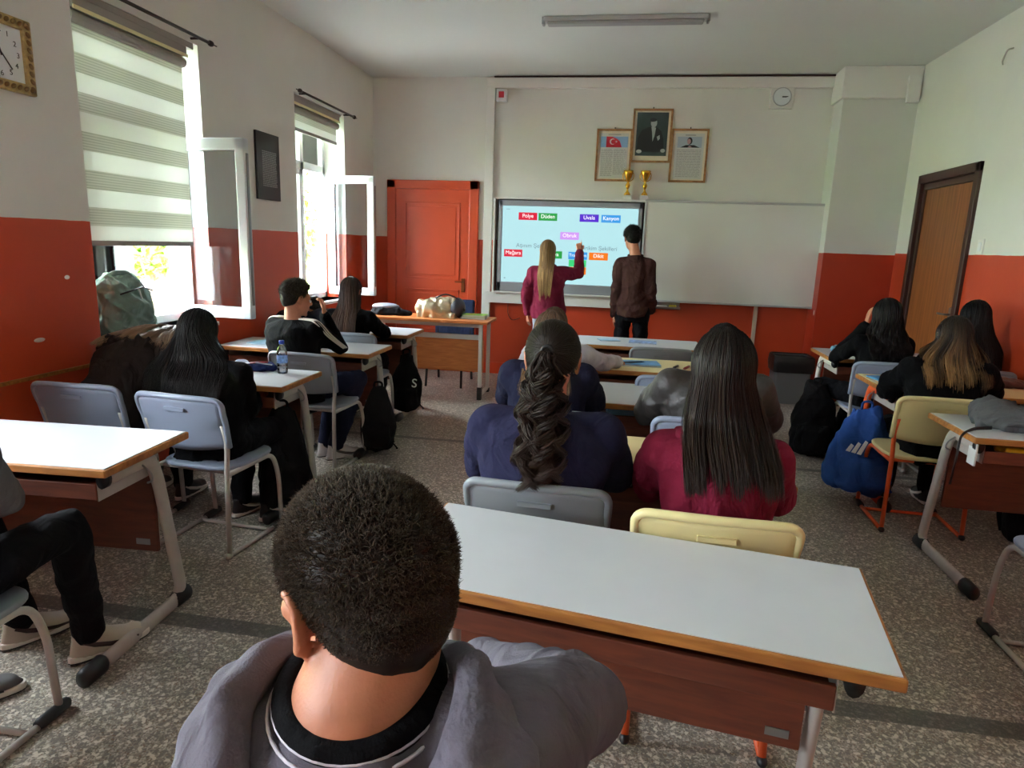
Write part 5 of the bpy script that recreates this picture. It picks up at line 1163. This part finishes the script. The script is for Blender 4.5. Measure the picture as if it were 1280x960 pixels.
short_hair(o, T, M['h_short'], 9000, L=.013, th=.014, seed=9, thf=lambda d: np.interp(d[:, 2], [-.7, -.2, .1, .4, 1], [.15, .25, .6, 1.3, 1.7]), width=.0022)
for i, s in enumerate((-1, 1)):
    Sh, E, W = (Vector(q[k][i]) for k in 'SEW'); Nn = Vector(q['N'])
    for k in (-1, 0, 1):
        off = V3(0, -.0, 0); path = [Nn+V3(s*.07, k*.02, .018), Sh+V3(s*.0, k*.022-.0, .062), Sh+V3(s*.048, k*.022-.002, .036), Sh.lerp(E, .25)+V3(s*.068, k*.022-.004, 0), Sh.lerp(E, .6)+V3(s*.064, k*.02-.012, 0), E+V3(s*.056, k*.018-.01, -.0)]
        MB().tube(bend(path, .03), .0055, 8, flat=.8).build('sleeve_stripe', M['rubber'], o, sm=True)
# girl 7 and dark person beside
o, T, q = person(-2.22, 5.22, .0, 'girl with long brown hair in black top near the teacher table', SIT, dict(H=(0, .05, 1.125), N=(0, .03, .985), C=(0, -.01, .77), S=((-.16, .01, .93), (.16, .01, .93)), pitch=.2, yaw=-.15), 'black_cloth', 'black_tr', seed=10)
long_hair(o, T, q, M['h_brown'], n=1200, zend=.74, spread=1.35, seed=10, width=.005, az=(72, 288))
o, T, q = person(-2.69, 5.16, .0, 'person in dark jacket bent low beyond the boy in track top', SIT, dict(C=(0, .06, .74), N=(0, .20, .90), H=(.02, .32, .93), pitch=.9, S=((-.17, .16, .87), (.17, .16, .90)), E=((-.21, .22, .80), (.27, .16, .90)), W=((-.1, .46, .8), (.22, .34, .80))), 'darkjacket', 'black_tr', seed=12, sleeve=1.2, shirt='jacket')
short_hair(o, T, M['h_black'], 3000, seed=12)
# standing girl
ZS = 1.0
o, T, q = person(-.76, 7.08, .0, 'standing girl with long blonde hair in maroon sweatshirt touching the screen', STAND, dict(P=(.0, -.0, .86), C=(0, .0, 1.12), N=(-.01, -.0, 1.345), H=(-.03, .02, 1.50), yaw=-.1, S=((-.17, 0, 1.29), (.15, 0, 1.29)), E=((-.235, -.02, 1.05), (.30, .12, 1.28)), W=((-.225, .04, .84), (.285, .30, 1.50)), hand=((0, .1, -1), (-.15, .4, 1)), palm=((1, 0, 0), (0, 1, -.3)), K=((-.09, .03, .46), (.09, .03, .46)), A=((-.09, 0, .09), (.10, 0, .09))), 'maroon2', 'jeans_grey', ('whiteshoe', 'whiteshoe', 'greyshoe', 'whiteshoe'), seed=14, hem=-.12, sleeve=1.12, pr=.9, hs=.98, point=True, curl=.8)
long_hair(o, T, q, M['h_blonde'], n=1500, zend=1.12, spread=1.25, seed=14, width=.0045, az=(62, 298), gap=.02, jag=.09, ends_in=.55)
# standing boy
o, T, q = person(.13, 7.02, -.12, 'standing boy with short black hair in dark brown sweatshirt watching the screen', STAND, dict(P=(0, 0, .93), C=(0, .0, 1.20), N=(-.01, .01, 1.485), H=(-.06, .05, 1.665), yaw=.45, pitch=.12, S=((-.145, 0, 1.41), (.135, 0, 1.41)), E=((-.175, -.04, 1.14), (.175, -.04, 1.14)), W=((-.19, .03, .88), (.18, .12, .93)), hand=((0, .1, -1), (-.3, .4, -.8))), 'brown_sw', 'black_tr', ('blackshoe', 'rubber', 'greyshoe', 'rubber'), seed=15, wd=.88, hem=-.1, eyes=True, sleeve=1.15)
short_hair(o, T, M['h_black'], 7000, L=.015, th=.014, seed=15, thf=lambda d: np.interp(d[:, 2], [-.7, -.2, .1, .4, 1], [.2, .35, .6, 1.0, 1.2]), width=.003)
# navy sweatshirt girl, ponytail
o, T, q = person(-.22, 2.17, .0, 'girl in navy sweatshirt with a long curly dark ponytail', SIT, dict(P=(0, -.04, .53), C=(0, -.02, .78), N=(.0, .02, 1.0), H=(.005, .06, 1.175), S=((-.19, .0, .95), (.19, .0, .95)), E=((-.255, .14, .75), (.24, .14, .75)), W=((-.1, .40, .79), (.14, .38, .79)), pitch=.22, yaw=.05), 'navy', 'black_tr', seed=16, wd=1.16, dp=1.2, voxel=.008, sleeve=1.2, top_freq=10, hs=1.1)
ponytail(o, T, q, M['h_dark'], n=2600, zend=.885, seed=16, tail=.068, wave=.020, wfreq=62, dp=1.2, tie=(-.012, -.118, .02))
# person ahead of her, and person in white
o, T, q = person(-.33, 3.22, .0, 'person in navy hoodie with loose brown hair, mostly behind the curly ponytail', SIT, dict(N=(0, .02, .985), H=(0, .04, 1.12), C=(0, -.01, .77), S=((-.17, .01, .93), (.17, .01, .93)), pitch=.2), 'navy2', 'black_tr', seed=18, hood=True, wd=1.1, shirt='hoodie', sleeve=1.2)
long_hair(o, T, q, M['h_light'], n=1200, zend=.90, spread=1.4, seed=18, width=.005, wave=.006)
o, T, q = person(-.40, 4.28, .0, 'person with curly hair in white top leaning on the cream desk with pens', SIT, dict(N=(.0, .03, .92), H=(-.02, .06, 1.04), C=(0, -.01, .75), S=((-.14, .01, .87), (.17, .01, .88)), E=((-.2, .18, .77), (.26, .12, .82)), W=((-.1, .4, .79), (.40, .30, .79)), hand=((.5, .8, 0), (.1, 1, 0)), pitch=.3), 'white_cloth', 'jeans_grey', seed=19, sleeve=1.15)
long_hair(o, T, q, M['h_light'], n=900, zend=.86, spread=1.45, seed=19, width=.005, wave=.016, wfreq=60)
# maroon hoodie girl
o, T, q = person(.335, 2.10, -.03, 'girl in maroon hoodie with very long straight dark brown hair', SIT, dict(P=(0, -.04, .53), C=(0, -.02, .78), N=(.0, .02, 1.0), H=(.0, .05, 1.185), S=((-.17, .0, .935), (.17, .0, .935)), E=((-.205, .15, .75), (.225, .15, .75)), W=((-.1, .40, .79), (.1, .40, .79)), pitch=.12), 'maroon', 'black_tr', seed=20, wd=1.05, dp=1.1, voxel=.008, sleeve=1.08, hood=True, shirt='hoodie', hs=1.04, top_freq=10)
long_hair(o, T, q, M['h_dark'], n=4200, zend=.90, spread=1.42, shift=.035, seed=20, width=.0034, th=.024, az=(66, 294), gap=.045, clear=.16, dp=1.1, wd=1.05, jag=.04)
# leather jacket person ahead
o, T, q = person(.47, 3.22, .0, 'person with dark hair in leather jacket, mostly behind the long-haired girl', SIT, dict(H=(.03, .04, 1.10), N=(0.02, .02, .965), C=(0, -.01, .77), S=((-.20, .01, .93), (.20, .01, .93)), E=((-.29, .12, .76), (.29, .12, .76))), 'leather', 'black_tr', seed=22, wd=1.15, sleeve=1.3, shirt='jacket')
long_hair(o, T, q, M['h_black'], n=700, zend=.85, spread=1.3, seed=22, width=.006)
# right side
o, T, q = person(1.96, 5.34, .05, 'girl in black with long curly black hair at the pale blue pencil case', SIT, dict(H=(.02, .03, 1.13), N=(.02, .02, .98), C=(.01, -.01, .77), yaw=.25, pitch=.1, S=((-.15, .01, .93), (.18, .01, .93)), E=((-.25, .14, .78), (.24, .19, .775)), W=((-.06, .16, 1.04), (.12, .40, .79)), hand=((.1, 0, 1), (-.5, .8, 0)), palm=((1, -.1, 0), (0, 0, -1)), K=((-.28, .30, .52), (.02, .40, .5)), A=((-.30, .22, .09), (-.10, .30, .09)), toe=((-.3, 1, 0), (0, 1, 0))), 'black_cloth', 'black_tr', seed=24)
long_hair(o, T, q, M['h_black'], n=1300, zend=.86, spread=1.5, seed=24, width=.005, wave=.016, wfreq=48, th=.022, az=(62, 298))
o, T, q = person(1.88, 4.10, -.10, 'girl in black with golden-ended dark hair on a cream chair', SIT, dict(P=(0, -.03, .53), C=(0, .02, .78), N=(.03, .08, .98), H=(.04, .11, 1.11), yaw=.1, pitch=.45, roll=.1, S=((-.16, .05, .93), (.20, .05, .93)), E=((-.24, .2, .77), (.32, .2, .80)), W=((-.10, .42, .79), (.32, .44, .79))), 'black_cloth', 'black_tr', seed=25, wd=1.1, sleeve=1.2)
long_hair(o, T, q, M['h_ombre'], n=2400, zend=.90, spread=2.1, seed=25, width=.0045, gap=.03, az=(64, 296), th=.018, jag=.06)
o, T, q = person(2.50, 5.22, .0, 'person with very dark hair in black by the right wall', SIT, dict(H=(.04, .05, 1.15), S=((-.16, .01, .965), (.15, .01, .965)), E=((-.2, .19, .775), (.19, .19, .775))), 'black2', 'black_tr', seed=26)
long_hair(o, T, q, M['h_black'], n=1300, zend=.80, spread=2.0, seed=26, width=.0055, th=.02)
# lone black shoe at the bottom left corner
sh = shoe(None, (-2.10, 1.60, .09), (.75, .66, 0), ('greyshoe', 'rubber', 'blackshoe', 'rubber')); tag(sh, 'dark grey lace-up shoe alone at the bottom left edge', 'shoe')
